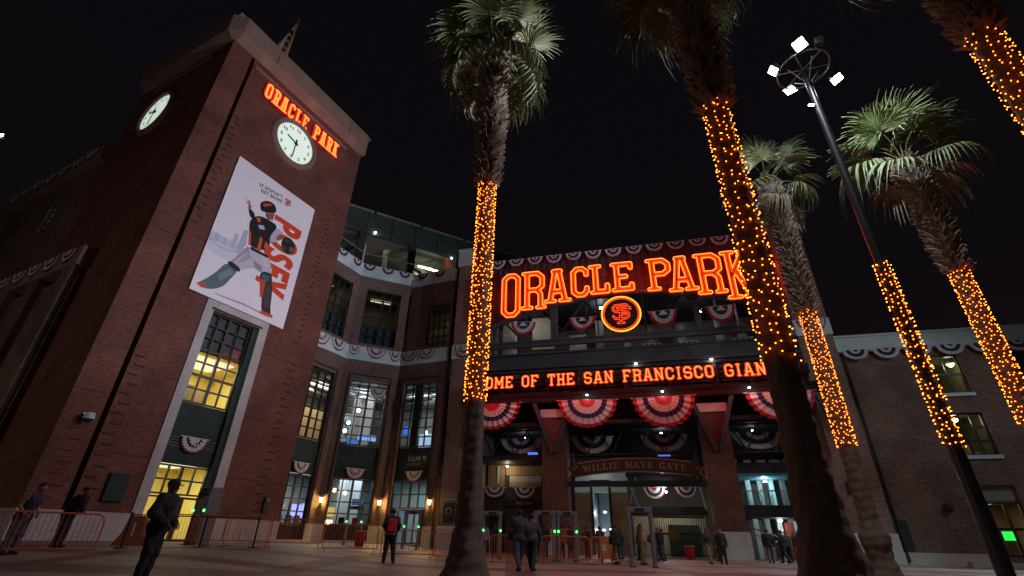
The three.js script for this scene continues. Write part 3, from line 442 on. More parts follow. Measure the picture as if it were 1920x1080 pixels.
// ---------------------------------------------------------------- concave corner between tower and gate: three bays
const corner = thing('corner_building', 'brick corner building of three tall window bays between clock tower and gate', 'building');
const bays = [[F1, -3.92, 0, 'tower bay'], [F2, 0, 5, 'middle bay'], [F3, 0, 4.98, 'gate bay']];
const barMat = { back: std({ color: rgb(0.34, 0.32, 0.3), roughness: 0.85 }), floor: M.concrete, ceil: std({ color: rgb(0.16, 0.16, 0.16), roughness: 0.9 }) };
for (const [F, a, b, nm] of bays) {
  const o = F === F1 ? -5 : 0, fr = frame(new THREE.Group(), ...F), i = bays.findIndex((q) => q[0] === F);
  const P = (name, geo, mat, label) => { const m = part(corner, name, geo, mat, label); m.position.copy(fr.position); m.rotation.copy(fr.rotation); return m; };
  const G = (g) => { g.position.copy(fr.position); g.rotation.copy(fr.rotation); return g; };
  const w0 = Math.max(o + 0.8, a + 0.12), w1 = o + 4.2;                          // opening
  const rec = F === F3 ? -0.36 : 0; P('brick_wall', wallGeo(a, b, 0.4, 15.4, [[w0, w1, 0.42, 13.62]], -0.5, 0), M.brickDark, 'brick facet of the ' + nm); P('brick_wall', wallGeo(a, b, 15.41, 24, [F === F3 ? [2.3, 4.75, 17.2, 21.5] : [w0, w1, 17.0, 22.7]], -0.5 + rec, rec), M.brickDark, 'upper brick facet of the ' + nm);
  P('pilaster_edge', [bx(w0 - 0.2, w0 - 0.1, 1.75, 13.9, 0, 0.1), bx(w1 + 0.1, w1 + 0.2, 1.75, 13.9, 0, 0.1), bx(w0 - 0.2, w1 + 0.2, 13.9, 14.0, 0, 0.1)], M.brickSolo);
  [bx(a, w0, 0, 1.72, -0.4, 0.08), bx(w1, b, 0, 1.72, -0.4, 0.08), bx(w0, w1, 0.2, 0.62, -0.5, 0.06)].slice(0, F === F3 ? 2 : 3).forEach((q) => P('plinth', q, M.stone));
  P('cornice_band', bx(a, b, 15.3, 16.65, -0.3, 0.1), M.white, 'white band under the upper window of the ' + nm); P('parapet_band', bx(a, b, 23.95, 25.35, -0.3 + rec, 0.12 + rec), M.white, 'white parapet band of the ' + nm);
  if (F === F3) { G(windowGrid(corner, 2.3, 4.75, 17.2, 21.5, 4, 5, -0.6)); }
  else { G(windowGrid(corner, w0, w1, 17.0, 22.7, 4, 6, -0.3, { heavy: [2] })); P('blind', bx(w0, w1, 17.0, 18.85, -0.62, -0.55), std({ color: rgb(0.02, 0.05, 0.085), roughness: 0.4 }), 'blue blind in the lower half of the window'); }
  G(windowGrid(corner, w0, w1, 7.85, 13.5, 4, 7, -0.3, { heavy: [2] }));
  P('spandrel', [bx(w0, w1, 5.2, 7.8, -0.5, -0.28)], M.green, 'dark green metal panel between storeys of the ' + nm); P('louvre', [0, 1, 2, 3, 4].map((k) => bx(w0 + 0.05, w1 - 0.05, 5.28 + k * 0.15, 5.34 + k * 0.15, -0.28, -0.21)), M.frame);
  if (F === F3) { G(windowGrid(corner, w0, w1, 3.0, 5.15, 4, 2, -0.3, { heavy: [2], name: 'transom_window' })); G(windowGrid(corner, w0, 2.35, 0.45, 2.95, 2, 1, -0.3, { name: 'side_light' })); const d = G(windowGrid(corner, 2.4, 3.9, 0.45, 2.95, 2, 1, -0.3, { name: 'glass_door', f: 0.13 })); part(d, 'door_handle', [bar(v3(3.0, 1.2, -0.12), v3(3.0, 1.9, -0.12), 0.025), bar(v3(3.3, 1.2, -0.12), v3(3.3, 1.9, -0.12), 0.025)], M.greyMetal); G(windowGrid(corner, 3.95, w1, 0.45, 2.95, 1, 1, -0.3, { name: 'side_light' })); }
  else { G(windowGrid(corner, w0, w1, 1.62, 5.15, 4, 4, -0.3, { heavy: [2] })); P('window_railing', Array.from({ length: 15 }, (_, k) => bx(w0 + 0.06 + (k * (w1 - w0 - 0.12)) / 14.4, w0 + 0.1 + (k * (w1 - w0 - 0.12)) / 14.4, 0.62, 1.6, -0.2, -0.16)).concat(bx(w0, w1, 1.5, 1.62, -0.22, -0.14), bx(w0, w1, 0.62, 1.6, -0.45, -0.4)), M.frame, 'dark slatted rail below the glass'); }
  // interiors
  const e0 = i === 2 ? -5 : w0 - 0.6, e1 = i === 0 ? 5.1 : w1 + 0.6, e = i === 1 ? 0 : 0.03, cx = i === 0 ? 0.6 : i === 2 ? 0.7 : (w0 + w1) / 2;
  const r1 = room(corner, e0, e1, 7.7 - e, 13.66 + e, -6.5, -0.52, barMat, 'upper_restaurant'), r0 = room(corner, e0, e1, 0.44 - e, 5.6 + e, -6.5, -0.52, { ...barMat, back: std({ color: rgb(0.44, 0.49, 0.52), roughness: 0.85 }) }, 'ground_floor_bar'), r2 = room(corner, w0 - 0.3, w1 + 0.3, 16.9, 22.75, -4.5, -0.9, { back: std({ color: rgb(0.2, 0.17, 0.13), roughness: 0.9 }), floor: M.concrete, ceil: barMat.ceil }, 'upper_room');
  G(r1); G(r0); G(r2);
  for (const z of [-1.4, -2.6, -3.9, -5.2]) part(r1, 'ceiling_duct', at(new THREE.CylinderGeometry(0.2, 0.2, i === 1 ? 4.2 : 7, 14).rotateZ(Math.PI / 2), i === 1 ? cx : i ? -0.2 : 0.8, 13.2 - (z % 1) * 0.2, z), M.greyMetal);
  part(r1, 'roof_beam', [bx(w0 - 0.5, w1 + 0.5, 12.7, 13.0, -4.7, -4.5), beam(v3(w0, 13.5, -3.2), v3(w1, 12.6, -3.2), 0.12), beam(v3(w0, 12.6, -3.2), v3(w1, 13.5, -3.2), 0.12)], M.steel);
  if (i === 0) part(r1, 'wall_panel', bx(-0.6, 3.6, 8.5, 11.5, -4.7, -4.6), std({ color: rgb(0.6, 0.46, 0.24), roughness: 0.9 }), 'tan wall panel');
  if (i === 2) part(r1, 'round_column', at(new THREE.CylinderGeometry(0.42, 0.42, 5.9, 20), 1.5, 10.65, -1.6), M.green);
  areaLight(place(F, cx, 13.55, -3.4), place(F, cx, 5, -3.4), 3, 3, [12, 15, 9][i], [[1, 0.88, 0.68], [0.95, 0.95, 1], [0.85, 0.97, 1]][i]);
  areaLight(place(F, cx, 5.5, -3), place(F, cx, 0, -3), 3, 3, [5.5, 4.5, 5.5][i], [[0.75, 0.88, 1], [0.8, 0.88, 0.95], [0.72, 0.92, 1]][i]);
  part(r1, 'ceiling_lamp', bx(cx - 1.4, cx + 1.4, 13.56, 13.64, -3.6, -3.2), glow(1.6, 1.6, 1.5, 0.3)); part(r0, 'ceiling_lamp', bx(cx - 1.2, cx + 1.2, 5.52, 5.58, -3.2, -2.8), glow(1.2, 1.5, 1.7, 0.3));
  areaLight(place(F, (w0 + w1) / 2, 22.6, -2.4), place(F, (w0 + w1) / 2, 10, -2.4), 2, 2, [0.7, 0.55, 0.5][i], [1, 0.86, 0.55]); part(r2, 'ceiling_lamp', bx((w0 + w1) / 2 - 1, (w0 + w1) / 2 + 1, 22.6, 22.7, -2.6, -2.2), glow(0.9, 0.8, 0.5, 0.3));
  if (F !== F3) part(r2, 'lit_soffit', bx(w0, w1, 19.2, 20.2, -4.4, -4.2), M.cream); else part(r2, 'lit_soffit', bx(0.4, 4.6, 18.8, 20.2, -3.4, -3.2), M.cream);
}
{ // things inside the bays
  const TL = ['tower bay', 'middle bay', 'gate bay'];
  const pend = (F, s, y, z, warm, label, I) => { const g = put(thing('pendant_lamp', label, 'lamp', 'pendant lamps inside the corner building'), F, s, y, z); part(g, 'cord', bar(v3(0, 0.1, 0), v3(0, 1.1, 0), 0.012), M.black); part(g, 'lamp_globe', new THREE.SphereGeometry(0.15, 16, 12), warm ? M.lampWarm : M.lampWhite); lamp(place(F, s, y, z), I, warm ? [1, 0.7, 0.3] : [0.95, 0.97, 1], 5); };
  pend(F2, 2.05, 11.1, -1.5, 0, 'large white globe lamp highest in the middle bay window', 2.2); pend(F2, 1.45, 10.1, -2.4, 0, 'white globe lamp in front of the white shelf wall, middle bay', 1.6); pend(F2, 1.3, 9.5, -3.0, 0, 'lowest white globe lamp above the seats of the middle bay', 1.2);
  pend(F3, 2.5, 9.35, -1.8, 0, 'white globe lamp in the upper window of the gate bay', 2.0); pend(F2, 1.2, 4.3, -1.2, 1, 'amber globe lamp at the ground floor, nearer the tower', 0.5); pend(F2, 2.1, 4.15, -1.5, 1, 'amber globe lamp at the ground floor, nearer the gate', 0.5);
  const tv = (F, s, y, z, w, h, c, label) => { const g = put(thing('television', label, 'television', 'screens inside the corner building'), F, s, y, z); part(g, 'bezel', rbx(w + 0.08, h + 0.08, 0.08, 0.02), M.black); part(g, 'screen', new THREE.PlaneGeometry(w, h).translate(0, 0, 0.045), glow(...c, 0.02)); };
  tv(F2, 3.0, 8.95, -2.6, 1.1, 0.5, [0.2, 0.42, 0.9], 'wide blue screen low in the middle bay upper window'); tv(F2, 3.75, 8.9, -2.4, 0.7, 0.5, [0.3, 0.42, 0.8], 'blue screen beside the wide one in the middle bay'); tv(F2, 2.0, 8.4, -2.0, 0.9, 0.4, [0.05, 0.16, 0.5], 'lowest deep blue screen of the middle bay upper window'); tv(F3, 0.75, 9.5, -1.2, 0.5, 0.8, [0.03, 0.16, 0.75], 'upright blue screen at the edge of the gate bay upper window'); tv(F3, 1.2, 8.9, -3.6, 2.0, 1.5, [0.36, 0.5, 0.75], 'large pale blue screen in the gate bay upper window');
  tv(F1, 0.1, 2.7, -2.4, 1.1, 0.9, [0.55, 0.55, 1.6], 'bright violet screen in the ground floor of the tower bay'); tv(F1, 1.5, 2.75, -3.2, 0.5, 1.1, [0.5, 0.7, 1.5], 'narrow pale screen in the ground floor of the tower bay'); tv(F2, 3.3, 3.5, -1.6, 0.9, 0.4, [0.05, 0.09, 0.22], 'dim dark blue screen over the ground floor bar');
  { const g = put(thing('display_shelf', 'white shelf wall with rows of violet jerseys in the middle bay window', 'shelf'), F2, 1.75, 8.9, -5.2); part(g, 'back_panel', bx(-1.1, 0.6, 0, 2.6, -0.1, 0), M.white); for (const y of [0.35, 0.9, 1.5]) part(g, 'shelf_board', bx(-1.1, 0.6, y, y + 0.05, 0, 0.3), M.white); const v = cloth(0.13, 0.1, 0.42), yl = cloth(0.7, 0.55, 0.05); for (let k = 0; k < 6; k++) for (const y of [0.97, 1.57]) part(g, 'folded_jersey', rbx(0.2, 0.34, 0.12, 0.03).translate(-0.95 + k * 0.28, y + 0.16, 0.14), v); for (const k of [0, 1, 3, 5]) part(g, 'folded_jersey', rbx(0.2, 0.22, 0.12, 0.03).translate(-0.95 + k * 0.28, 0.52, 0.14), k === 0 ? yl : v); }
  { const g = put(thing('bar_counter', 'lit bar counter with yellow menu board behind the middle bay', 'bar counter'), F2, 1.9, 0.44, -4); part(g, 'counter', bx(-1.1, 2.3, 0, 1.2, -0.5, 0.1), M.tan); part(g, 'menu_board', bx(-1.2, 1.1, 2.0, 2.75, -1.3, -1.2), glow(0.62, 0.38, 0.07, 0.2)); part(g, 'serving_hatch', bx(-0.8, 0.6, 1.35, 1.75, -1.3, -1.2), glow(1.4, 1.15, 0.7, 0.3)); for (let k = 0; k < 9; k++) part(g, 'bottle', at(new THREE.LatheGeometry([[0, 0], [0.05, 0], [0.05, 0.2], [0.018, 0.28], [0.018, 0.36]].map((p) => new THREE.Vector2(...p)), 8), -1 + k * 0.36, 1.2, -0.2), [M.green, M.redPlastic, M.brass][k % 3]); }
  for (let k = 0; k < 5; k++) { const g = put(thing('bar_chair', ['orange padded chair nearest the tower', 'dark green padded chair next to the orange one', 'second orange padded chair beside the green one', 'dark chair in the middle of the row', 'red padded chair nearest the gate'][k] + ' behind ground floor glass', 'chair'), k < 3 ? F1 : F2, k < 3 ? -2.0 + k * 0.85 : 2.2 + (k - 3) * 1.1, 0.44, -1.4); const m = [M.orangePlastic, M.green, M.orangePlastic, M.black, M.redPlastic][k]; part(g, 'seat', rbx(0.5, 0.12, 0.5, 0.04).translate(0, 1.05, 0), m); part(g, 'backrest', rbx(0.5, 0.75, 0.1, 0.04).translate(0, 1.5, -0.22), m); for (const x of [-0.2, 0.2]) for (const z of [-0.2, 0.2]) part(g, 'leg', bar(v3(x, 0, z), v3(x * 0.9, 1.0, z * 0.9), 0.02), M.black); }
}
bunting('starred', 1.5, 0.85, 'bunting hung inside the upper glass of the middle bay', 'buntings over the ground floor bays', F2, 3.4, 12.9, -0.15);
bunting('starred', 1.6, 0.9, 'starred bunting on the green panel of the bay next to the tower', 'buntings over the ground floor bays', F1, -2.3, 5.95, 0.0);
bunting('starred', 1.6, 0.9, 'starred bunting on the green panel of the middle bay', 'buntings over the ground floor bays', F2, 2.5, 5.95, 0.0);
bunting('starred', 1.75, 0.9, 'starred bunting on the green panel over the glass door', 'buntings over the ground floor bays', F3, 2.85, 5.82, 0.0);
for (const [F, s, y, w, t] of [[F1, -3.2, 16.62, 1.75, 'nearest the tower on the bay beside it'], [F1, -1.25, 16.62, 1.75, 'second from the tower, a full swag'], [F2, 0.62, 16.62, 0.95, 'narrow swag at the fold next to the tower bay'], [F2, 2.6, 16.62, 1.9, 'full swag centred under the middle bay window'], [F2, 4.4, 16.62, 1.2, 'tucked swag at the fold before the gate bay'], [F3, 1.0, 16.62, 1.75, 'on the gate bay, nearer the fold'], [F3, 2.9, 16.62, 1.75, 'on the gate bay, nearer the brick pillar']])
  bunting('starred', w, 1.05, 'bunting on the lower white band: ' + t, 'buntings on the lower white band', F, s, y, 0.13);
for (const [F, s, w, t] of [[F1, -3.0, 1.7, 'nearest the tower'], [F1, -1.0, 1.5, 'second from the tower'], [F2, 0.6, 1.7, 'third from the tower'], [F2, 2.45, 1.7, 'fourth from the tower'], [F2, 4.2, 1.6, 'fifth, before the fold'], [F3, 1.2, 1.6, 'gate bay, near the fold'], [F3, 3.2, 1.6, 'gate bay, near the pillar']])
  bunting('plain', w, 1.0, 'blue and white bunting on the top parapet band, ' + t, 'buntings on the upper parapet band', F, s, 25.3, F === F3 ? -0.2 : 0.16);
{ // sign over the glass door, printed
  const c = document.createElement('canvas'); c.width = 256; c.height = 144; const x = c.getContext('2d'); x.fillStyle = '#16332e'; x.fillRect(0, 0, 256, 144); x.fillStyle = '#b9c4c4'; x.font = '86px sans-serif'; x.fillText('blue', 4, 78); x.beginPath(); x.moveTo(196, 30); x.lineTo(248, 30); x.lineTo(240, 60); x.lineTo(222, 84); x.lineTo(204, 60); x.fill(); x.fillStyle = '#16332e'; x.fillRect(218, 40, 8, 30); x.fillRect(208, 50, 28, 7); x.fillStyle = '#8b9797'; for (let i = 0; i < 8; i++) { x.fillRect(8 + i * 22, 98, 5, 26); x.fillRect(8 + i * 22, 98 + (i % 3) * 11, 14, 4); }
  const t = new THREE.CanvasTexture(c); t.colorSpace = THREE.SRGBColorSpace; const g = put(thing('door_sign', 'dark green sign with small pale lettering above the glass door', 'sign'), F3, 2.9, 6.75, -0.24); part(g, 'sign_board', bx(-1.0, 1.0, -0.58, 0.58, -0.04, 0.02), M.green); part(g, 'printed_face', new THREE.PlaneGeometry(1.96, 1.1).translate(0, 0, 0.025), std({ map: t, roughness: 0.5 }));
}
for (const [F, s, l] of [[F2, 0.22, 'at the fold next to the tower bay'], [F2, 4.78, 'on the brick pier between middle bay and glass door'], [F3, 4.75, 'beside the glass door near the pillar']]) {
  const g = put(thing('wall_sconce', 'glowing amber wall lamp ' + l, 'wall lamp', 'amber wall lamps on the corner building'), F, s, 3.42, 0.28);
  part(g, 'bracket', [rbx(0.16, 0.5, 0.08, 0.02).translate(0, -0.1, -0.24), bar(v3(0, -0.25, -0.22), v3(0, -0.22, 0), 0.025)], M.black); part(g, 'lamp_shade', at(new THREE.CylinderGeometry(0.15, 0.1, 0.34, 12, 1, true), 0, 0, 0), M.lampWarm); part(g, 'cap', [at(new THREE.ConeGeometry(0.19, 0.14, 12), 0, 0.24, 0), at(new THREE.CylinderGeometry(0.11, 0.05, 0.08, 12), 0, -0.21, 0)], M.black); lamp(place(F, s, 3.42, 0.34), 15, [1, 0.6, 0.18], 6);
}
// roof terrace above the bays
{
  const FE = [-20, 40.4, 0.8779, 0.4788], L = 26, g = thing('roof_terrace', 'glazed roof terrace with dark canopy above the corner building', 'terrace'); frame(g, ...FE);
  part(g, 'canopy_fascia', bx(0, L, 29.9, 32.7, -0.3, 0), std({ map: stoneTex([0.05, 0.07, 0.06], 41, 5, false), roughness: 0.4 }), 'dark greenish canopy edge'); for (let s = 1.9; s < L; s += 2.7) part(g, 'fascia_joint', bx(s, s + 0.06, 29.9, 32.7, 0, 0.05), M.frame);
  for (let s = 0; s < L; s += 5.4) part(g, 'edge_trim', bx(s, Math.min(L, s + 5.1), 32.72, 32.92, -0.2, 0.12), M.greyMetal);
  part(g, 'canopy_roof', bx(0, L, 32.4, 32.6, -9, -0.3), M.steelDark); part(g, 'soffit', bx(0, L, 29.9, 30.05, -9, -0.3), M.concrete); part(g, 'back_wall', bx(0, L, 23.5, 30, -9, -8.7), M.tan); part(g, 'deck', bx(0, L, 23.1, 23.4, -9, 1.2), M.concrete);
  for (const s of [4.05, 9.6, 15.2, 21]) part(g, 'canopy_post', bx(s, s + 0.75, 23.5, 30, -0.6, 0.1), M.steelDark); for (const s of [5.0, 7.6]) part(g, 'pale_column', at(new THREE.CylinderGeometry(0.3, 0.3, 6.4, 14), s, 26.7, -2.4), M.cream);
  for (const y of [26.3, 27.2, 28.2]) part(g, 'raked_beam', beam(v3(10.2, y + 1.6, -3), v3(16, y - 0.2, -4), 0.3), M.cream);
  areaLight(place(FE, 6, 29.8, -4), place(FE, 6, 20, -4), 4, 3, 1.0, [1, 0.85, 0.6]); areaLight(place(FE, 12.3, 28.05, -1.0), place(FE, 12.3, 27.2, -6), 2.4, 0.3, 14, [1, 1, 0.66]); lamp(place(FE, 12.3, 27.95, -0.7), 9, [1, 1, 0.66], 8);
  for (const [s, y] of [[5.6, 30.2], [14.6, 29.8]]) part(g, 'spot_lamp', at(new THREE.SphereGeometry(0.12, 12, 8), s, y, 0.15), M.lampWhite);
}
{ const FE = [-20, 40.4, 0.8779, 0.4788], g = put(thing('tube_lamp', 'long yellowish fluorescent lamp under the terrace canopy by the pillar', 'lamp'), FE, 12.3, 28.1, -0.8); part(g, 'housing', rbx(2.7, 0.14, 0.3, 0.03).translate(0, 0.16, 0), M.greyMetal); part(g, 'fluorescent_tube', at(new THREE.CylinderGeometry(0.1, 0.1, 2.5, 10).rotateZ(Math.PI / 2), 0, 0, 0), M.tube); }
{ // glass railing in front of the terrace, following the bays
  const g = thing('terrace_railing', 'clear glass railing along the top of the corner bays', 'railing'); for (const [F, a, b] of bays) { const q = new THREE.Group(); frame(q, ...F); const add = (n, geo, m) => { const p = part(g, n, geo, m); p.position.copy(q.position); p.rotation.copy(q.rotation); }; add('top_rail', bx(a, b, 26.6, 26.67, -0.1, -0.04), M.greyMetal); for (let s = a; s < b - 0.3; s += 1.24) add('glass_panel', bx(s + 0.03, Math.min(b, s + 1.21), 25.4, 26.6, -0.08, -0.06), M.glass); }
}
// ---------------------------------------------------------------- gate between the two tall brick pillars
const gate = frame(thing('stadium_gate', 'steel framed stadium gate between two tall brick pillars', 'gate'), ...FG);
const archY = (s) => 20.55 - 2.0 * Math.pow((s - 15.3) / 10.8, 2);
{
  for (const [a, b] of [[0, 2.4], [28.45, 30.85]]) {
    part(gate, 'brick_pillar', bx(a, b, 0.3, 25.1, -3.2, 0), M.brickPillar); part(gate, 'pillar_plinth', rbx(2.56, 1.75, 1.2, 0.04).translate((a + b) / 2, 0.87, -0.5), M.stone);
    part(gate, 'pillar_band', bx(a - 0.06, b + 0.06, 15.3, 16.65, -3, 0.08), M.white); part(gate, 'pillar_cap', [bx(a - 0.12, b + 0.12, 25.1, 26.8, -3.3, 0.14), bx(a - 0.2, b + 0.2, 26.8, 27, -3.4, 0.22)], M.white);
  }
  for (const [a, b, t] of [[8.25, 10.2, 'near'], [20.3, 22.25, 'far']]) { part(gate, 'brick_column', bx(a, b, 1.7, 9.75, -1.8, 0), M.brickGate); part(gate, 'column_cap', bx(a - 0.1, b + 0.1, 9.75, 10.4, -1.9, 0.1), M.white); part(gate, 'column_plinth', bx(a - 0.08, b + 0.08, 0, 1.7, -1.88, 0.08), M.stone); }
  // screen behind the big letters, bounded below by the arch
  const sh = new THREE.Shape(); sh.moveTo(2.4, 25.2); for (let s = 2.4; s <= 28.46; s += 1.3025) sh.lineTo(s, archY(s) + 0.1); sh.lineTo(28.45, 25.2); part(gate, 'sign_screen', new THREE.ExtrudeGeometry(sh, { depth: 0.06, bevelEnabled: false }).translate(0, 0, -0.5), std({ map: stoneTex([0.06, 0.045, 0.047], 43, 3, false), roughness: 0.8 }), 'dark corrugated screen behind the large letters');
  part(gate, 'screen_rib', Array.from({ length: 42 }, (_, i) => { const s = 2.7 + i * 0.62; return bx(s, s + 0.1, archY(s) + 0.3, 25.2, -0.44, -0.38); }), M.steelDark).userData.kind = 'stuff';
  part(gate, 'arch_beam', Array.from({ length: 20 }, (_, i) => { const a = 2.4 + i * 1.3025, b = a + 1.3025; return beam(v3(a, archY(a) - 0.08, -0.1), v3(b, archY(b) - 0.08, -0.1), 0.34, 0.5); }), M.steel, 'shallow arched steel beam under the large letters');
  part(gate, 'top_beam', [bx(2.4, 28.45, 25.2, 25.36, -0.5, -0.2)], M.steel); part(gate, 'brace_rod', [[5, 25, 9, 20], [12, 25, 9.4, 20.3], [18.2, 25, 21.4, 20.1], [17, 25, 15.4, 20.8]].map(([a, b, c, d]) => bar(v3(a, b, -0.25), v3(c, d, -0.25), 0.04)), M.steel);
  // frame of the upper storey
  part(gate, 'steel_post', bx(9.1, 9.7, 16.6, 20, -0.5, -0.05), M.steel); part(gate, 'steel_post', bx(21.3, 21.75, 16.6, 20, -0.5, -0.05), M.steel);
  for (const s of [23.0, 24.5, 25.9, 27.2]) part(gate, 'slender_post', bx(s, s + 0.14, 16.6, archY(s), -0.5, -0.35), M.greyMetal); for (const s of [4.2, 6.7, 12.2, 13.2, 17.2, 19.4]) part(gate, 'slender_post', bx(s, s + 0.12, 16.6, archY(s), -0.6, -0.48), M.steelDark);
  part(gate, 'rail_beam', [bx(2.4, 28.45, 16.0, 16.35, -0.3, 0), bx(2.4, 28.45, 16.42, 16.6, -0.25, -0.05)], M.steel);
  part(gate, 'main_girder', [bx(2.4, 28.45, 14.1, 15.25, -0.34, -0.2), bx(2.4, 28.45, 15.25, 15.38, -0.5, 0.1), bx(2.4, 28.45, 13.98, 14.1, -0.5, 0.1)], M.steel, 'wide grey blue steel girder across the gate');
  part(gate, 'lower_beam', [bx(2.4, 28.45, 13.62, 13.85, -0.4, 0)], M.steelDark); for (const s of [4.6, 8.55, 9.35, 11.4, 15, 18.4, 21.9, 24.4, 26.9]) part(gate, 'hanger_post', bx(s, s + 0.32, 11.6, 13.62, -0.45, -0.15), M.steelDark);
  part(gate, 'sign_rail', [bx(2.9, 27.9, 12.2, 12.28, 1.08, 1.16), bx(2.9, 27.9, 12.7, 12.78, 1.08, 1.16)], M.steelDark); for (let s = 3; s < 28.4; s += 2.1) part(gate, 'rail_arm', bx(s, s + 0.08, 12.15, 12.85, -0.2, 1.08), M.steelDark);
  part(gate, 'slat_screen', Array.from({ length: 5 }, (_, k) => bx(2.4, 28.45, 11.9 + k * 0.34, 12.08 + k * 0.34, -0.62, -0.56)), M.steelDark);
  // canopy carried on slanting struts
  part(gate, 'canopy_beam', [bx(1.6, 28.8, 10.95, 11.35, 0.3, 0.55), bx(1.6, 28.8, 11.35, 11.45, 0.15, 0.7), bx(1.6, 28.8, 10.86, 10.95, 0.2, 0.68)], M.canopy); part(gate, 'canopy_roof', bx(1.6, 28.8, 11.47, 11.55, -0.4, 0.75), M.canopy); for (let s = 1.9; s < 28.6; s += 3.35) part(gate, 'canopy_rafter', bx(s, s + 0.16, 11.0, 11.45, -0.4, 0.3), M.canopy);
  for (const s of [9.2, 21.3]) for (const [d, w] of [[-1.5, 0.3], [1.5, 0.3]]) part(gate, 'slanting_strut', beam(v3(s + d * 0.1, 7.0, 0.1), v3(s + d, 10.9, 0.4), w), M.steel);
  part(gate, 'slanting_strut', beam(v3(1.4, 7.6, 0.1), v3(2.4, 10.9, 0.4), 0.26), M.steel); part(gate, 'slanting_strut', beam(v3(29.4, 7.6, 0.1), v3(28.4, 10.9, 0.4), 0.26), M.steel);
  // decks, ceilings and the back of the concourse
  part(gate, 'upper_deck', bx(2.4, 28.45, 13.4, 13.6, -12, -0.7), M.concrete); part(gate, 'upper_ceiling', bx(2.4, 28.45, 21, 21.2, -9, -0.6), M.steelDark); part(gate, 'middle_deck', bx(2.4, 28.45, 9.3, 9.6, -12, -0.7), M.steelDark); part(gate, 'low_deck', [bx(2.4, 8.2, 6.7, 7.0, -9, -1.2), bx(10.2, 20.3, 6.6, 6.9, -9, -1.9), bx(22.25, 28.45, 5.75, 6.5, -9, -3)], M.steelDark);
  part(gate, 'back_wall', bx(2.4, 28.45, 13.6, 21, -9, -8.8), std({ map: stoneTex([0.17, 0.145, 0.125], 51, 4, false), roughness: 0.85 })); part(gate, 'middle_back_wall', bx(2.4, 28.45, 9.6, 13.4, -7, -6.8), M.dark); part(gate, 'low_back_wall', bx(2.4, 28.45, 6.5, 9.3, -6.6, -6.4), M.dark); part(gate, 'side_wall', bx(2.3, 2.42, 0, 21, -12, -3.2), M.concrete); part(gate, 'side_wall', bx(28.43, 28.55, 0, 21, -12, -3.2), M.concrete);
  for (const [a, b, y0, y1, z, m] of [[3.6, 5.0, 16.2, 20.4, -4, 'cream'], [6.4, 8.6, 17.6, 21, -5, 'cream'], [10.2, 11.8, 16.0, 18.6, -4.4, 'cream'], [12.7, 13.5, 16, 20.2, -5, 'concrete'], [15.3, 15.9, 14.3, 17.3, -4, 'cream'], [11.0, 12.4, 14.0, 16.4, -4, 'cream'], [4.1, 5.2, 14.2, 16.3, -4, 'white'], [6.0, 6.5, 14.2, 15.8, -3.8, 'white'], [17.5, 18.2, 14, 19.5, -6, 'tan'], [20.3, 21, 14, 19.5, -6, 'concrete'], [23.6, 24.1, 14, 19.6, -5, 'concrete'], [25.6, 26.4, 14, 19.2, -6, 'concrete']]) part(gate, 'wall_panel', bx(a, b, y0, y1, z - 0.3, z), M[m]);
  for (let k = 0; k < 6; k++) { const s = 3.2 + k * 4.4; part(gate, 'roof_truss', [beam(v3(s, 20.8, -1.5), v3(s + 2.2, 18.3, -2.6), 0.16), beam(v3(s + 2.2, 18.3, -2.6), v3(s + 4.4, 20.8, -1.5), 0.16), beam(v3(s, 13, -1.6), v3(s + 2.2, 11.8, -1.6), 0.14), beam(v3(s + 2.2, 11.8, -1.6), v3(s + 4.4, 13, -1.6), 0.14)], M.steelDark); }
  for (let k = 0; k < 13; k++) { const s = 2.6 + k * 2; part(gate, 'deck_truss', [beam(v3(s, 9.2, -2), v3(s + 1, 7.2, -2), 0.1), beam(v3(s + 1, 7.2, -2), v3(s + 2, 9.2, -2), 0.1)], M.steelDark); }
  part(gate, 'truss_chord', [bx(2.4, 28.4, 7.05, 7.2, -2.1, -1.9), bx(2.4, 28.4, 9.1, 9.25, -2.1, -1.9)], M.steelDark); for (let s = 3; s < 28; s += 1.1) part(gate, 'baluster', bx(s, s + 0.05, 14.6, 15.9, -1.3, -1.25), M.steelDark);
  // ground floor: booth, white portal, barred gate, two-storey ramp
  part(gate, 'booth_wall', wallGeo(2.4, 8.25, 0, 6.7, [[2.9, 4.3, 0, 2.7], [5.3, 7.6, 0, 2.9]], -4.3, -4), std({ color: rgb(0.07, 0.05, 0.04), roughness: 0.85 })); part(gate, 'tan_panel', bx(2.7, 4.2, 4.95, 6.7, -4, -3.9), M.tan); part(gate, 'tan_panel', bx(4.3, 7.9, 5.85, 6.6, -4, -3.92), M.tan); part(gate, 'pale_panel', bx(4.65, 7.4, 4.92, 5.8, -4, -3.9), M.cream); part(gate, 'pale_rib', bx(3.55, 3.72, 5.2, 6.6, -3.9, -3.8), M.white); for (let k = 0; k < 14; k++) part(gate, 'fence_spike', bx(4.8 + k * 0.19, 4.83 + k * 0.19, 4.9, 5.3, -3.85, -3.82), M.dark);
  part(gate, 'portal_lintel', bx(10.2, 14.4, 4.5, 6.6, -4.4, -4), M.white); for (const [a, b] of [[10.2, 11.5], [13.1, 14.4]]) part(gate, 'portal_pilaster', bx(a, b, 0, 4.5, -4.4, -4), M.tan); part(gate, 'portal_frame', [bx(11.5, 11.66, 0, 5.3, -4.2, -3.92), bx(12.94, 13.1, 0, 5.3, -4.2, -3.92), bx(11.5, 13.1, 5.3, 5.45, -4.2, -3.92)], M.green);
  part(gate, 'corridor', [bx(11.4, 11.5, 0, 5.4, -12, -4.4), bx(13.1, 13.2, 0, 5.4, -12, -4.4), bx(11.4, 13.2, 5.4, 5.5, -12, -4.4), bx(11.4, 13.2, 0, 5.4, -12.1, -12)], M.steel);
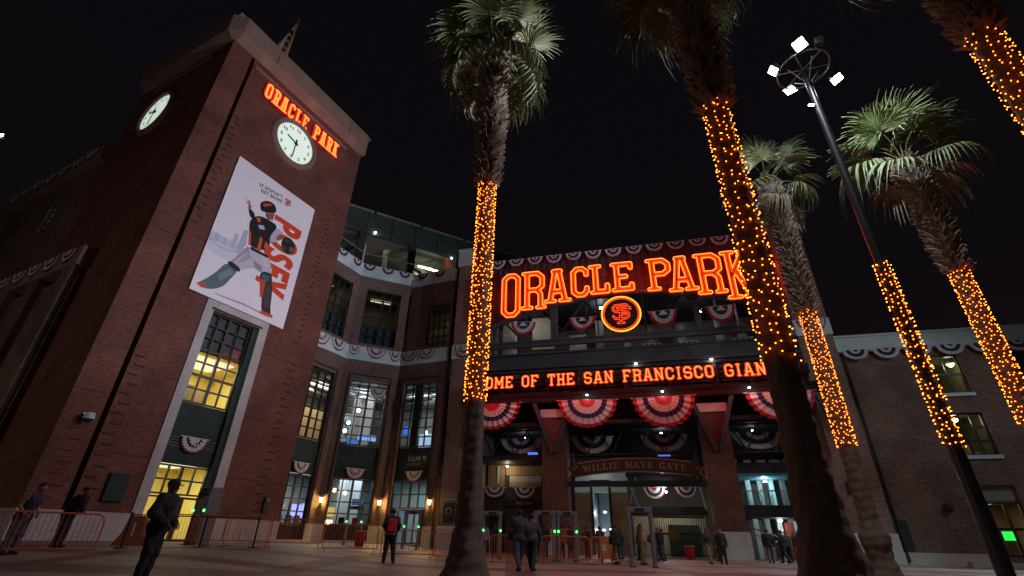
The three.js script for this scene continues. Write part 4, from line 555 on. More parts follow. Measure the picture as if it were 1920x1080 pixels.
  part(gate, 'portal_lintel', bx(14.4, 20.3, 5.0, 6.6, -4.4, -4.1), M.steelDark); part(gate, 'fascia_band', bx(14.6, 20.3, 2.85, 3.45, -4.1, -3.9), M.steelDark, 'dark band over the barred gate'); part(gate, 'cross_brace', [beam(v3(14.45, 5.6, -3.6), v3(15.3, 3.3, -3.6), 0.1), beam(v3(14.5, 3.4, -3.6), v3(15.2, 5.6, -3.6), 0.07), beam(v3(19.9, 5.6, -3.6), v3(20.2, 3.2, -3.6), 0.1)], M.white);
  part(gate, 'lit_wall', bx(14.6, 20.4, 0, 2.9, -7.6, -7.4), M.cream); part(gate, 'rear_wall', bx(13.2, 22, 0, 6.6, -12, -11.8), M.concrete); part(gate, 'door_panel', [bx(17.4, 19.8, 0, 2.3, -7.4, -7.3)], M.green);
  const rail = [bx(15.9, 20, 2.66, 2.76, -4.05, -3.95), bx(15.9, 20, 0.12, 0.22, -4.05, -3.95), bx(15.9, 20, 1.5, 1.64, -4.05, -3.95)]; part(gate, 'gate_rail', rail, M.dark); for (let s = 15.95; s < 20; s += 0.17) part(gate, 'gate_bar', bx(s, s + 0.045, 0.2, 2.7, -4.03, -3.97), M.dark);
  part(gate, 'round_badge', at(new THREE.CylinderGeometry(0.42, 0.42, 0.08, 32).rotateX(Math.PI / 2), 17.6, 1.55, -3.88), M.brass);
  part(gate, 'ramp_deck', bx(22.25, 28.45, 2.75, 3.55, -8, -3.2), M.steelDark, 'dark edge of the upper ramp'); part(gate, 'ramp_back_wall', bx(22.2, 28.5, 0, 5.75, -9, -8.8), std({ map: stoneTex([0.32, 0.35, 0.35], 61, 3, false), roughness: 0.8 })); for (let k = 0; k < 7; k++) part(gate, 'pale_column', bx(22.9 + k * 0.85, 23.25 + k * 0.85, 0, 5.75, -6.4, -6), k % 2 ? M.white : M.concrete);
  for (let k = 0; k < 22; k++) part(gate, 'ramp_baluster', bx(22.5 + k * 0.27, 22.53 + k * 0.27, 3.55, 4.5, -3.3, -3.26), M.steel); part(gate, 'ramp_rail', [bx(22.3, 28.4, 4.5, 4.58, -3.34, -3.22), bar(v3(22.4, 2.3, -3.2), v3(26, 1.0, -3.2), 0.05), bar(v3(22.4, 1.9, -3.2), v3(26, 0.6, -3.2), 0.05)], M.greyMetal); part(gate, 'red_door', bx(25.9, 26.5, 0, 2.5, -5.9, -5.8), std({ color: rgb(0.3, 0.06, 0.04), roughness: 0.7 })); part(gate, 'lit_doorway', bx(26.55, 27.0, 0, 2.6, -5.9, -5.8), M.white); part(gate, 'teal_soffit', bx(22.3, 28.4, 5.55, 5.74, -8.8, -3), std({ color: rgb(0.1, 0.3, 0.38), roughness: 0.6 })); for (let s = 22.5; s < 28; s += 0.9) part(gate, 'ledge_box', bx(s, s + 0.3 + (s % 0.4), 6.5, 6.72, -3.2, -3.05), M.greyMetal);
  // light fittings of the gate and the light they give
  const fit = (s, y, z, I, c, n, size = 0.12) => { part(gate, n, rbx(size * 2.4, size, size * 2, 0.03).translate(s, y, z), M.lampWhite); if (I) lamp(place(FG, s, y - 0.12, z + 0.05), I, c, 6); };
  for (const s of [12.08, 17.84, 24.0]) fit(s, 11.2, 1.0, 1.0, [1, 0.95, 0.85], 'down_light', 0.07); fit(22.15, 19.5, -3, 10, [0.9, 0.97, 1], 'flood_lamp', 0.2); fit(13.5, 20.6, -3, 6, [0.9, 0.97, 1], 'flood_lamp', 0.12); fit(16.1, 13.8, 0.2, 1.5, [1, 0.9, 0.8], 'down_light', 0.08); fit(21.9, 13.8, 0.2, 1.5, [1, 0.9, 0.8], 'down_light', 0.08); fit(6.2, 20.4, -3, 5, [1, 0.95, 0.85], 'flood_lamp', 0.1);
  fit(4.6, 6.5, -3.2, 2.5, [1, 0.75, 0.45], 'down_light', 0.08); fit(12.3, 5.1, -6, 10, [0.8, 0.93, 1], 'flood_lamp', 0.1); fit(12.2, 3.3, -9, 8, [0.8, 0.93, 1], 'flood_lamp', 0.1); fit(11.9, 1.9, -10.5, 4, [0.8, 0.93, 1], 'flood_lamp', 0.1); fit(12.6, 1.95, -10, 4, [0.8, 0.93, 1], 'flood_lamp', 0.1); fit(12.3, 6.4, -2.8, 1.8, [1, 0.95, 0.85], 'down_light', 0.08);
  fit(17.2, 4.9, -3.2, 3, [1, 0.95, 0.85], 'down_light', 0.1); fit(17.5, 4.7, -6, 9, [1, 0.9, 0.68], 'down_light', 0.1); fit(25, 5.35, -5, 8, [0.62, 0.9, 1], 'down_light', 0.1); fit(25.5, 2.6, -5, 4, [0.85, 0.95, 1], 'down_light', 0.1); fit(6, 8.9, -3.6, 1.2, [0.8, 0.88, 1], 'down_light', 0.07); fit(17.6, 9, -3.6, 1.2, [0.8, 0.88, 1], 'down_light', 0.07); fit(24.6, 9, -3.6, 0.8, [0.9, 0.9, 1], 'down_light', 0.07);
  part(gate, 'blue_panel', bx(17.2, 18.2, 7.35, 7.6, -5.2, -5), glow(0.1, 0.16, 0.9)); part(gate, 'blue_panel', bx(6.0, 6.9, 7.4, 7.9, -5.2, -5), glow(0.12, 0.2, 1.0)); part(gate, 'lit_strip', [bx(5.9, 7.1, 7.12, 7.34, -5.2, -5), bx(16.6, 18.9, 7.05, 7.25, -5.2, -5)], glow(1.1, 1.1, 1.1, 0.3));
}
// large neon sign over the arch
{
  const g = put(thing('neon_sign', 'huge orange double outlined neon letters arching over the gate', 'sign'), FG, 0, 0, 1.0);
  for (const [ch, a, b] of [['O', 4.78, 6.55], ['R', 6.78, 8.81], ['A', 8.9, 11.02], ['C', 11.2, 12.83], ['L', 13.0, 14.62], ['E', 14.87, 16.7], ['P', 17.9, 19.84], ['A', 19.62, 21.71], ['R', 21.87, 23.91], ['K', 24.08, 26.1]]) {
    const m = (a + b) / 2 + (a + b < 31 ? -0.3 : 0.3), y0 = 20.13 - 1.55 * Math.pow((m - 15.3) / 9.8, 2), l = neonLetter(ch, b - a - 0.06, 22.98 - y0, 0.195, 'outline'); l.position.set(a + 0.03, y0, 0); g.add(l);
  }
  part(g, 'support_strut', [4.9, 6.4, 7.2, 8.3, 9.3, 10.6, 11.6, 12.5, 13.4, 14.4, 15.3, 16.3, 18.2, 19.4, 20, 21.3, 22.3, 23.4, 24.4, 25.6].map((s) => bar(v3(s, 21.8, -0.2), v3(s, 21.8, -1.4), 0.05)), M.steelDark); part(g, 'support_rail', [bx(4.4, 26.3, 21.75, 21.85, -0.35, -0.25)], M.steelDark);
  areaLight(place(FG, 15.3, 21.6, 1.7), place(FG, 15.3, 19.5, 12), 21, 3, 2.6, [1, 0.07, 0.022]); areaLight(place(FG, 15.3, 21.8, 0.75), place(FG, 15.3, 21.8, -3), 21, 2.6, 2.4, [1, 0.035, 0.02]); lamp(place(FG, 27.3, 21.4, 0.9), 16, [1, 0.04, 0.03], 20, 'neon_light'); lamp(place(FG, 4.2, 21.4, 0.9), 5, [1, 0.04, 0.03], 20, 'neon_light');
}
{ // round emblem
  const g = put(thing('round_neon_emblem', 'round neon emblem with interlocked SF letters below the large letters', 'emblem'), FG, 15.32, 18.05, 0.9);
  part(g, 'disc', at(new THREE.CylinderGeometry(1.62, 1.62, 0.16, 64).rotateX(Math.PI / 2), 0, 0, -0.1), std({ color: rgb(0.02, 0.014, 0.012), roughness: 0.5 })); part(g, 'neon_ring', new THREE.TorusGeometry(1.6, 0.06, 8, 90), M.neon); part(g, 'neon_ring', new THREE.TorusGeometry(1.42, 0.025, 6, 90), M.neonIn);
  const k = (l) => l.map(([a, b]) => [(a - 0.5) * 1.35, (0.58 - b) * 1.62]), S = []; const pl = (p) => { for (let i = 0; i + 1 < p.length; i++) S.push([...p[i], ...p[i + 1], 0.075]); };
  pl(k([[0.97, 0.26], [0.86, 0.1], [0.2, 0.1], [0.04, 0.22], [0.04, 0.38], [0.2, 0.48], [0.8, 0.48], [0.97, 0.6], [0.97, 0.76], [0.8, 0.88], [0.15, 0.88], [0.02, 0.72]])); pl(k([[0.3, 0.28], [1.05, 0.28], [1.08, 0.36]])); pl(k([[0.46, 0.28], [0.46, 1.12]])); pl(k([[0.46, 0.64], [0.76, 0.64]])); pl(k([[0.28, 1.12], [0.64, 1.12]]));
  const sh = S.map(([a, b, c, d, r]) => [a + 1, b + 1, c + 1, d + 1, r]); part(g, 'letter_box', plateGeo(loopsOf(sh, 2, 2, 0.0, 0.03), 0.05).translate(-1, -1, 0), M.dark); part(g, 'neon_letters', loopsOf(sh, 2, 2, 0, 0.03).map((l) => tubeLoop(l, 0.026, 0.09)).map((q) => q.translate(-1, -1, 0)), M.neonIn);
  part(g, 'hanger', [bar(v3(-0.6, 1.4, -0.15), v3(-0.6, 2.5, -0.6), 0.05), bar(v3(0.6, 1.4, -0.15), v3(0.6, 2.5, -0.6), 0.05)], M.steelDark);
}
{ // one line sign
  const g = put(thing('neon_sign', 'long single line of orange neon letters across the gate above the big buntings', 'sign'), FG, 0, 0, 1.3);
  neonLine(g, 'HOME OF THE SAN FRANCISCO GIANTS', 2.98, 26.85, 12.02, 0.94, 0.05, 0.6, 'solid');
  areaLight(place(FG, 15.3, 12.5, 1.7), place(FG, 15.3, 9, 8), 24, 0.9, 1.5, [1, 0.06, 0.025]); areaLight(place(FG, 15.3, 11.6, 1.7), place(FG, 15.3, 8.6, 0.75), 24, 0.5, 6.5, [1, 0.05, 0.03]); areaLight(place(FG, 15.3, 12.5, 1.1), place(FG, 15.3, 12.5, -3), 24, 0.8, 1.4, [1, 0.045, 0.02]);
}
// buntings of the gate
for (let i = 0; i < 13; i++) bunting('plain', 1.5, 0.85, `${ORD[i]} small bunting from the clock tower along the top edge above the neon letters`, 'buntings along the top edge of the gate', FG, 4.0 + i * 1.86, 25.18, 0.0);
[[6.7, 'nearest the tower'], [12.0, 'just before the round emblem'], [18.75, 'just after the round emblem'], [23.3, 'nearest the second pillar']].forEach(([s, t]) => bunting('flag', 2.3, 1.45, 'blue bunting with white peak under the arch, ' + t, 'buntings under the arch', FG, s, 18.3, 0.25));
[[4.25, 'beside the first pillar'], [12.05, 'before the gate middle'], [17.85, 'just past the gate middle'], [26.0, 'next to the far pillar']].forEach(([s, t]) => bunting('big', 4.85, 2.4, 'large red lit bunting hanging from the canopy ' + t, 'large buntings hanging from the canopy', FG, s, 10.85, 0.78, 'large_bunting'));
[[6.0, 'behind the first bay'], [17.7, 'behind the middle bay'], [24.6, 'behind the third bay']].forEach(([s, t]) => bunting('plain', 3.7, 1.35, 'unlit bunting on the deck truss ' + t, 'buntings on the deck truss', FG, s, 8.6, -2.3));
[[12.0, 'in the dark beside the middle bay']].forEach(([s, t]) => bunting('plain', 3.4, 1.3, 'unlit bunting on the deck truss ' + t, 'buntings on the deck truss', FG, s, 8.6, -2.3));
[[3.37, 4.9, 2.0, 'over the booth, nearer the tower'], [6.0, 4.85, 1.9, 'over the booth sign'], [16.55, 4.86, 1.8, 'over the barred gate, first of two'], [18.95, 4.86, 1.75, 'over the barred gate, second of two']].forEach(([s, y, w, t]) => bunting('dim', w, 0.9, 'dim bunting ' + t, 'buntings inside the gate', FG, s, y, -3.75));
bunting('starred', 2.1, 1.15, 'bunting on the white band of the first brick pillar', 'buntings on the pillars', FG, 1.2, 16.55, 0.12); bunting('starred', 2.1, 1.15, 'bunting on the white band of the pillar beyond the gate', 'buntings on the pillars', FG, 29.65, 16.55, 0.12);
[[20.6, 15.9, 'over the girder, in the middle'], [24.8, 15.9, 'over the girder, nearer the far pillar'], [17.6, 15.9, 'small, below the round emblem']].forEach(([s, y, t]) => bunting('plain', 1.5, 0.8, 'small bunting ' + t, 'small buntings on the gate rail', FG, s, y, -1.0));
// ribbon sign and other signs
{
  const font = new FontLoader().parse ? await new FontLoader().loadAsync('fonts/droid/droid_serif_bold.typeface.json') : null;
  const g = put(thing('ribbon_sign', 'brown ribbon shaped sign arching over the entrance with pale serif lettering', 'sign'), FG, 15.15, 0, 0.25), R = 26, cy = 6.0 - R, A = 4.1 / R;
  const band = (r0, r1, a0, a1, z, d) => { const s = new THREE.Shape(); const n = 24; for (let i = 0; i <= n; i++) { const a = a0 + ((a1 - a0) * i) / n; s[i ? 'lineTo' : 'moveTo'](Math.sin(a) * r1, cy + Math.cos(a) * r1); } for (let i = n; i >= 0; i--) { const a = a0 + ((a1 - a0) * i) / n; s.lineTo(Math.sin(a) * r0, cy + Math.cos(a) * r0); } return new THREE.ExtrudeGeometry(s, { depth: d, bevelEnabled: false }).translate(0, 0, z); };
  const brown = std({ color: rgb(0.06, 0.026, 0.013), roughness: 0.5 }), gold = std({ color: rgb(0.34, 0.2, 0.09), roughness: 0.5 });
  part(g, 'ribbon', band(R - 0.45, R + 0.45, -A, A, 0, 0.1), brown); part(g, 'gold_edge', [band(R + 0.43, R + 0.5, -A, A, 0.02, 0.1), band(R - 0.5, R - 0.43, -A, A, 0.02, 0.1)], gold);
  for (const d of [-1, 1]) { const s = new THREE.Shape([[d * 3.9, 5.3], [d * 5.0, 4.98], [d * 4.6, 5.45], [d * 5.0, 5.85], [d * 3.9, 6.1]].map((p) => new THREE.Vector2(...p))); part(g, 'ribbon_tail', new THREE.ExtrudeGeometry(s, { depth: 0.08, bevelEnabled: false }).translate(0, 0, -0.12), brown); part(g, 'gold_edge', [beam(v3(d * 5, 5.85, -0.02), v3(d * 4.6, 5.45, -0.02), 0.06), beam(v3(d * 5, 4.98, -0.02), v3(d * 4.6, 5.45, -0.02), 0.06), beam(v3(d * 4.1, 5.95, -0.02), v3(d * 4.5, 5.7, -0.02), 0.05)], gold); }
  const str = 'WILLIE MAYS GATE', wd = [...str].map((c) => ({ I: 0.3, ' ': 0.38, W: 0.62, M: 0.6 }[c] ?? 0.46)); let a = -wd.reduce((x, y) => x + y, 0) / 2; const pale = std({ color: rgb(0.32, 0.25, 0.15), roughness: 0.5 });
  [...str].forEach((c, i) => { const m = (a + wd[i] / 2) * 1.04; a += wd[i]; if (c === ' ') return; const tg = new TextGeometry(c, { font, size: 0.44, depth: 0.05, curveSegments: 4, bevelEnabled: false }); tg.computeBoundingBox(); tg.translate(-(tg.boundingBox.max.x + tg.boundingBox.min.x) / 2, -0.22, 0.1); tg.rotateZ(-m / R); tg.translate(Math.sin(m / R) * R, cy + Math.cos(m / R) * R, 0); part(g, 'letter', tg, pale); });
  part(g, 'carrier_beam', bx(-5, 5, 4.55, 4.95, -0.6, -0.2), M.steelDark); part(g, 'carrier_post', [bx(-4.6, -4.4, 4.9, 7, -0.5, -0.3), bx(4.4, 4.6, 4.9, 7, -0.5, -0.3)], M.steelDark);
  const sans = await new FontLoader().loadAsync('fonts/droid/droid_sans_bold.typeface.json');
  const sign = (label, txt, F, s, y, z, w, h, size, m, bg) => { const q = put(thing('wall_sign', label, 'sign'), F, s, y, z); part(q, 'sign_board', rbx(w, h, 0.08, 0.02), bg); const tg = new TextGeometry(txt, { font: sans, size, depth: 0.015, curveSegments: 3, bevelEnabled: false }); tg.computeBoundingBox(); tg.translate(-(tg.boundingBox.max.x) / 2, -size / 2, 0.04); part(q, 'lettering', tg, m); return q; };
  sign('long dark sign with faint letters over the booth door', 'THE  DEN', FG, 5.9, 3.65, -3.85, 3.4, 0.48, 0.22, std({ color: rgb(0.3, 0.25, 0.2), roughness: 0.6 }), M.dark);
  sign('dark sign with small pale blue letters on the far brick pillar', 'FAS', FG, 29.4, 4.4, 0.06, 1.2, 0.7, 0.3, glow(0.25, 0.4, 0.55, 0.3), M.black);
  { const q = put(thing('wall_plaque', 'dark plaque with pale emblem low on the first brick pillar', 'plaque'), FG, 1.0, 2.9, 0.03); part(q, 'plaque_board', rbx(0.95, 1.4, 0.08, 0.03).translate(-0.2, -0.2, 0), M.steelDark); part(q, 'emblem', at(new THREE.TorusGeometry(0.22, 0.05, 8, 24), -0.2, -0.1, 0.05), M.greyMetal); part(q, 'upper_board', rbx(0.9, 0.7, 0.07, 0.02).translate(-0.1, 0.95, 0), M.concrete); part(q, 'pale_strip', bx(-0.5, 0.3, 0.75, 0.8, 0.04, 0.05), M.white); }
}

// ---------------------------------------------------------------- brick wing beyond the gate
{
  const g = frame(thing('brick_building', 'three storey brick building beyond the gate with lit square windows', 'building'), ...FR), Z = -0.3, W = [[4.85, 7.45], [10.7, 13.3], [16.5, 19.1], [22.3, 24.9]];
  const holes = []; for (const [a, b] of W) holes.push([a, b, 10.45, 13.25], [a, b, 6.35, 9.15], [a, b, 0.6, 4.6]);
  part(g, 'brick_wall', wallGeo(0, 40, 0.1, 13.85, holes, Z - 0.5, Z), M.brickDark); part(g, 'cornice', [bx(0, 40, 13.85, 15.0, Z - 0.5, Z + 0.12), bx(-0.05, 40, 15, 15.15, Z - 0.6, Z + 0.22)], M.white); for (const [p, q] of [[0, 4.85], [7.45, 10.7], [13.3, 40]]) part(g, 'plinth', bx(p, q, 0, 0.72, Z - 0.3, Z + 0.07), M.stone); part(g, 'kerb_ledge', bx(3.4, 40, 0, 0.3, Z + 0.08, Z + 0.6), M.stone); part(g, 'roof', bx(0, 40, 14.6, 14.7, -14, Z - 0.5), M.concrete);
  part(g, 'downpipe', [bar(v3(0.35, 0.2, Z + 0.1), v3(0.35, 13.8, Z + 0.1), 0.07)], M.steelDark); part(g, 'service_door', [bx(0.1, 0.9, 0.05, 2.5, Z, Z + 0.06)], M.green);
  W.slice(0, 2).forEach(([a, b], i) => {
    for (const [y0, y1] of [[10.45, 13.25], [6.35, 9.15]]) { windowGrid(g, a, b, y0 + 0.06, y1, i || y0 > 8 ? 3 : 4, y0 > 8 ? 2 : 3, Z - 0.25, { heavyY: [1], glass: M.glass }); part(g, 'window_sill', bx(a - 0.08, b + 0.08, y0 - 0.18, y0 + 0.05, Z - 0.3, Z + 0.12), M.white);
      room(g, a - 0.8, b + 0.8, y0 - 0.3, y1 + 0.1, -6, Z - 0.52, { back: std({ color: rgb(0.075, 0.085, 0.04), roughness: 0.9 }), ceil: std({ color: rgb(0.06, 0.07, 0.035), roughness: 0.9 }), floor: M.tan });
      areaLight(place(FR, (a + b) / 2, y1, -3.5), place(FR, (a + b) / 2, 0, -3.5), 2, 2, 0.3, [1, 0.92, 0.55]); part(g, 'ceiling_lamp', bx((a + b) / 2 - 0.8, (a + b) / 2 + 0.8, y1 + 0.02, y1 + 0.08, -3.8, -3.4), glow(0.6, 0.55, 0.3, 0.3)); part(g, 'room_shelf', [0, 1, 2, 3, 4, 5, 6].map((k) => bx(a + k * 0.4, a + 0.22 + k * 0.4, y0, y0 + 0.55 + (k % 3) * 0.25, -2.6, -2.2)), [M.tan, M.brickSolo][(y0 > 8) * 1]); part(g, 'room_table', [bx(a + 0.6, b - 0.3, y0 + 0.6, y0 + 0.7, -3.4, -2.9), bx(a + 0.2, a + 1.1, y0 + 1.0, y0 + 1.6, -4.4, -4.2)], M.cream); }
  });
  part(g, 'shop_transom', bx(4.85, 7.45, 3.7, 4.6, Z - 0.4, Z - 0.3), std({ color: rgb(0.2, 0.21, 0.19), roughness: 0.5 }), 'grey frosted transom over the shop window'); windowGrid(g, 4.85, 7.45, 0.6, 3.6, 3, 2, Z - 0.25, { name: 'shop_window', heavyY: [1] }); room(g, 4, 9, 0.3, 3.7, -5, Z - 0.5, { back: M.tan, floor: M.concrete }, 'shop_room'); areaLight(place(FR, 6.2, 3.6, -2.5), place(FR, 6.2, 0, -2.5), 2, 1.5, 3.5, [1, 0.85, 0.6]); part(g, 'ceiling_lamp', bx(5.4, 7, 3.62, 3.68, -2.8, -2.2), glow(0.8, 0.7, 0.45, 0.3)); part(g, 'shop_display', [bx(5.2, 5.9, 0.4, 2.6, -2, -1.6), bx(6.6, 7.3, 0.4, 1.9, -2.6, -2.2)], M.tan);
  for (const [s, y, t, I] of [[6.2, 12.9, 'dome lamp in the top window nearest the gate, nearer the mast', 2.2], [7.6, 12.95, 'dome lamp in the top window nearest the gate, farther from the mast', 2.2], [6.45, 9.0, 'dome lamp in the middle window nearest the gate', 2.2]]) { const q = put(thing('dome_lamp', 'white ' + t, 'lamp', 'dome lamps in the brick building'), FR, s, y, -1.6); part(q, 'cord', bar(v3(0, 0.15, 0), v3(0, 0.9, 0), 0.012), M.black); part(q, 'dome_shade', new THREE.SphereGeometry(0.26, 20, 10, 0, 7, 0, Math.PI / 2), M.white); part(q, 'bulb', at(new THREE.SphereGeometry(0.19, 14, 10), 0, -0.02, 0), M.lampWarm); lamp(place(FR, s, y - 0.2, -1.6), I, [1, 0.92, 0.7], 5); }
  { const q = put(thing('television', 'bright green screen low in the shop window', 'television'), FR, 6.75, 1.75, -1.5); part(q, 'bezel', rbx(0.78, 0.58, 0.08, 0.02), M.black); part(q, 'screen', new THREE.PlaneGeometry(0.7, 0.5).translate(0, 0, 0.045), glow(0.03, 1.2, 0.1)); }
  { const q = put(thing('shop_poster', 'narrow lit display card at the edge of the shop window', 'display'), FR, 5.55, 1.5, -1.2); part(q, 'card', rbx(0.36, 1.5, 0.05, 0.02), M.green); part(q, 'lit_panel', new THREE.PlaneGeometry(0.3, 0.6).translate(0, -0.3, 0.03), glow(0.8, 0.8, 0.7, 0.3)); }
  { const q = put(thing('wall_bracket_box', 'round black wall box on the brick wall right of the gate', 'wall box'), FR, 3.38, 3.25, Z); q.userData.label = 'rounded black wall box on the brick beside the mast'; part(q, 'box_body', at(new THREE.SphereGeometry(0.24, 18, 12), 0, 0, 0.2), M.black); part(q, 'bracket', rbx(0.3, 0.4, 0.12, 0.03).translate(0, 0, 0.04), M.black); }
  for (let i = 0; i < 11; i++) bunting('plain', 1.75, 0.8, `${ORD[i]} bunting from the pillar along the white cornice of the brick building`, 'buntings on the brick building', FR, 1.15 + i * 2.0, 13.95, 0.0);
}
// ---------------------------------------------------------------- palms
function frondGeo(seed0, o) { // a fan leaf: stalk, pleated blade with split, drooping tips
  let s = seed0; const R = () => ((s = (s * 1664525 + 1013904223) >>> 0) / 4294967296);
  const P = o.stalk, L = o.len, n = 30, pos = [], uv = [], idx = [], sag = o.sag, droop = o.droop;
  for (let i = 0; i < n; i++) {
    const a0 = THREE.MathUtils.degToRad(-118 + (236 * i) / n), a1 = THREE.MathUtils.degToRad(-118 + (236 * (i + 1)) / n), am = (a0 + a1) / 2 + (R() - 0.5) * 0.05, ln = L * (0.74 + 0.26 * Math.cos(am * 0.7)) * (0.86 + 0.26 * R()), tip = droop * (0.7 + 0.7 * R()), fuse = 0.5 + 0.1 * R(), rows = 7, b = pos.length / 3;
    for (let j = 0; j <= rows; j++) {
      const t = j / rows, r = ln * (0.03 + 0.97 * t), half = t < fuse ? ((a1 - a0) / 2) * r : ((a1 - a0) / 2) * ln * fuse * Math.max(0.04, 1 - (t - fuse) / (1 - fuse)), fall = -sag * r * r * 0.25 - tip * Math.pow(Math.max(0, t - 0.45), 2) * ln * 1.9, back = Math.pow(Math.max(0, t - 0.6), 2) * tip * ln * 0.6;
      for (const k of [-1, 0, 1]) { const x = Math.sin(am) * (r - back) + Math.cos(am) * half * k, z = Math.cos(am) * (r - back) - Math.sin(am) * half * k; pos.push(x, fall + (k ? 0.035 : -0.02) * L * Math.min(1, t * 2) * (1 - 0.6 * t) + 0.18 * Math.abs(Math.sin(am)) * r * (1 - t) * o.cup, P + z); uv.push(k * 0.1, r); }
    }
    for (let j = 0; j < rows; j++) for (const k of [0, 1]) { const q = b + j * 3 + k; idx.push(q, q + 1, q + 3, q + 1, q + 4, q + 3); }
  }
  const g = new THREE.BufferGeometry(); g.setAttribute('position', new THREE.Float32BufferAttribute(pos, 3)); g.setAttribute('uv', new THREE.Float32BufferAttribute(uv, 2)); g.setIndex(idx); g.computeVertexNormals();
  const st = pipe([v3(0, 0, 0), v3(0, 0.1 * P, P * 0.4), v3(0, 0.08 * P, P * 0.75), v3(0, 0, P + L * 0.1)], 0.022, 10, 5); return { blade: g, stalk: st };
}
const frondSets = { // a few leaf variants for every palm
  green: [0, 1, 2, 3].map((i) => frondGeo(100 + i * 17, { stalk: 1.35 + 0.15 * (i % 2), len: 1.45, sag: 0.08 + 0.04 * i, droop: 0.2 + 0.15 * i, cup: 1 })),
  hang: [0, 1, 2].map((i) => frondGeo(300 + i * 31, { stalk: 1.1, len: 1.4, sag: 0.35, droop: 1.1 + 0.25 * i, cup: 0.4 })),
};
const boots = [0, 1, 2].map((i) => { const s = new THREE.Shape([[-0.055, 0], [0.055, 0], [0.05, 0.16], [0.022, 0.27 + 0.05 * i], [0.004, 0.22], [-0.02, 0.3 + 0.03 * i], [-0.05, 0.14]].map((p) => new THREE.Vector2(...p))); return new THREE.ExtrudeGeometry(s, { depth: 0.035, bevelEnabled: false }).toNonIndexed(); });
function palm(o) {
  const g = thing('palm_tree', o.label, 'palm tree'); g.position.set(o.x, gy(o.x, o.f), -o.f); seed = o.seed;
  const H = o.h, top = o.l1, r0 = o.r, base = o.base, pts = [], rad = (y) => { const fl = base * Math.exp(-y / o.flare), b = o.bulge ? 0.14 * Math.exp(-Math.pow((y - 1.15) / 0.35, 2)) : 0; return r0 + fl + b - 0.02 * (y / H); };
  { // ringed trunk
    const nr = 150, ns = 28, pos = [], uv = [], idx = []; const ph = Array.from({ length: 40 }, () => rr(0, 6.28));
    for (let j = 0; j <= nr; j++) { const y = (top + 0.5) * Math.pow(j / nr, 1.2); for (let i = 0; i <= ns; i++) { const a = (i / ns) * 2 * Math.PI, k = i % ns, rg = 0.012 * Math.sin(y * 21 + Math.sin(a * 3 + ph[Math.floor(y) % 40]) * 0.8) + 0.018 * Math.sin(a * 5 + y * 0.9) + 0.012 * Math.sin(k * 2.7 + y * 7 + ph[k]) * (y < 2 ? 2 : 1); const r = rad(y) + rg; pos.push(Math.cos(a) * r, y, Math.sin(a) * r); uv.push((i / ns) * 2.4, y); } }
    for (let j = 0; j < nr; j++) for (let i = 0; i < ns; i++) { const a = j * (ns + 1) + i; idx.push(a, a + ns + 1, a + 1, a + 1, a + ns + 1, a + ns + 2); }
    const t = new THREE.BufferGeometry(); t.setAttribute('position', new THREE.Float32BufferAttribute(pos, 3)); t.setAttribute('uv', new THREE.Float32BufferAttribute(uv, 2)); t.setIndex(idx); t.computeVertexNormals(); part(g, 'trunk', t, M.bark);
  }
  { // shaggy upper trunk of cut leaf bases
    const core = new THREE.CylinderGeometry(o.boot * 0.62, r0 + 0.05, H - top, 20, 6).translate(0, (H + top) / 2, 0); part(g, 'upper_trunk', core, M.bark);
    const l = [], n = Math.round((H - top) * 92); for (let i = 0; i < n; i++) { const t = i / n, y = top - 0.15 + (H - top) * t, a = i * 2.39996 + rr(-0.15, 0.15), R0 = (r0 + 0.04) * (1 - Math.min(1, t * 3)) + o.boot * 0.6 * Math.min(1, t * 3) + (o.boot * 0.1) * t; const b = boots[i % 3].clone().scale(1.25, 0.95, 1.2).rotateZ(rr(-0.6, 0.6)).rotateX(rr(0.4, 1.05)); b.translate(0, 0, R0 - 0.03); b.rotateY(a); b.translate(0, y, 0); l.push(b); } part(g, 'leaf_base', l, M.boot).userData.kind = 'stuff';
  }
  const n = o.n ?? 34; // crown
  for (let i = 0; i < n; i++) {
    const t = i / (n - 1), el = THREE.MathUtils.degToRad(82 - (o.low ?? 128) * Math.pow(t, 0.85) + rr(-7, 7)), az = i * 2.39996 + rr(-0.3, 0.3), dry = t > 0.86, set = el < 0.05 ? frondSets.hang : frondSets.green, v = set[Math.floor(rnd() * set.length)], sc = rr(0.88, 1.12) * (o.leaf ?? 1);
    const q = sub(g, 'frond'); part(q, 'leaf_blade', v.blade, dry && rnd() < 0.6 ? M.leafDry : rnd() < 0.35 ? M.leafPale : M.leaf); part(q, 'leaf_stalk', v.stalk, M.stalk);
    q.scale.setScalar(sc); q.rotation.order = 'YXZ'; q.rotation.set(-el, az, rr(-0.35, 0.35)); q.position.set(Math.sin(az) * 0.16, H + 0.35 * Math.sin(el) - (t > 0.8 ? 0.5 * (t - 0.8) * 5 : 0), Math.cos(az) * 0.16);
  }
  if (o.l0 !== undefined) stringLights(o, (y) => rad(y) + 0.035, gy(o.x, o.f), o.lightLabel); return g;
}
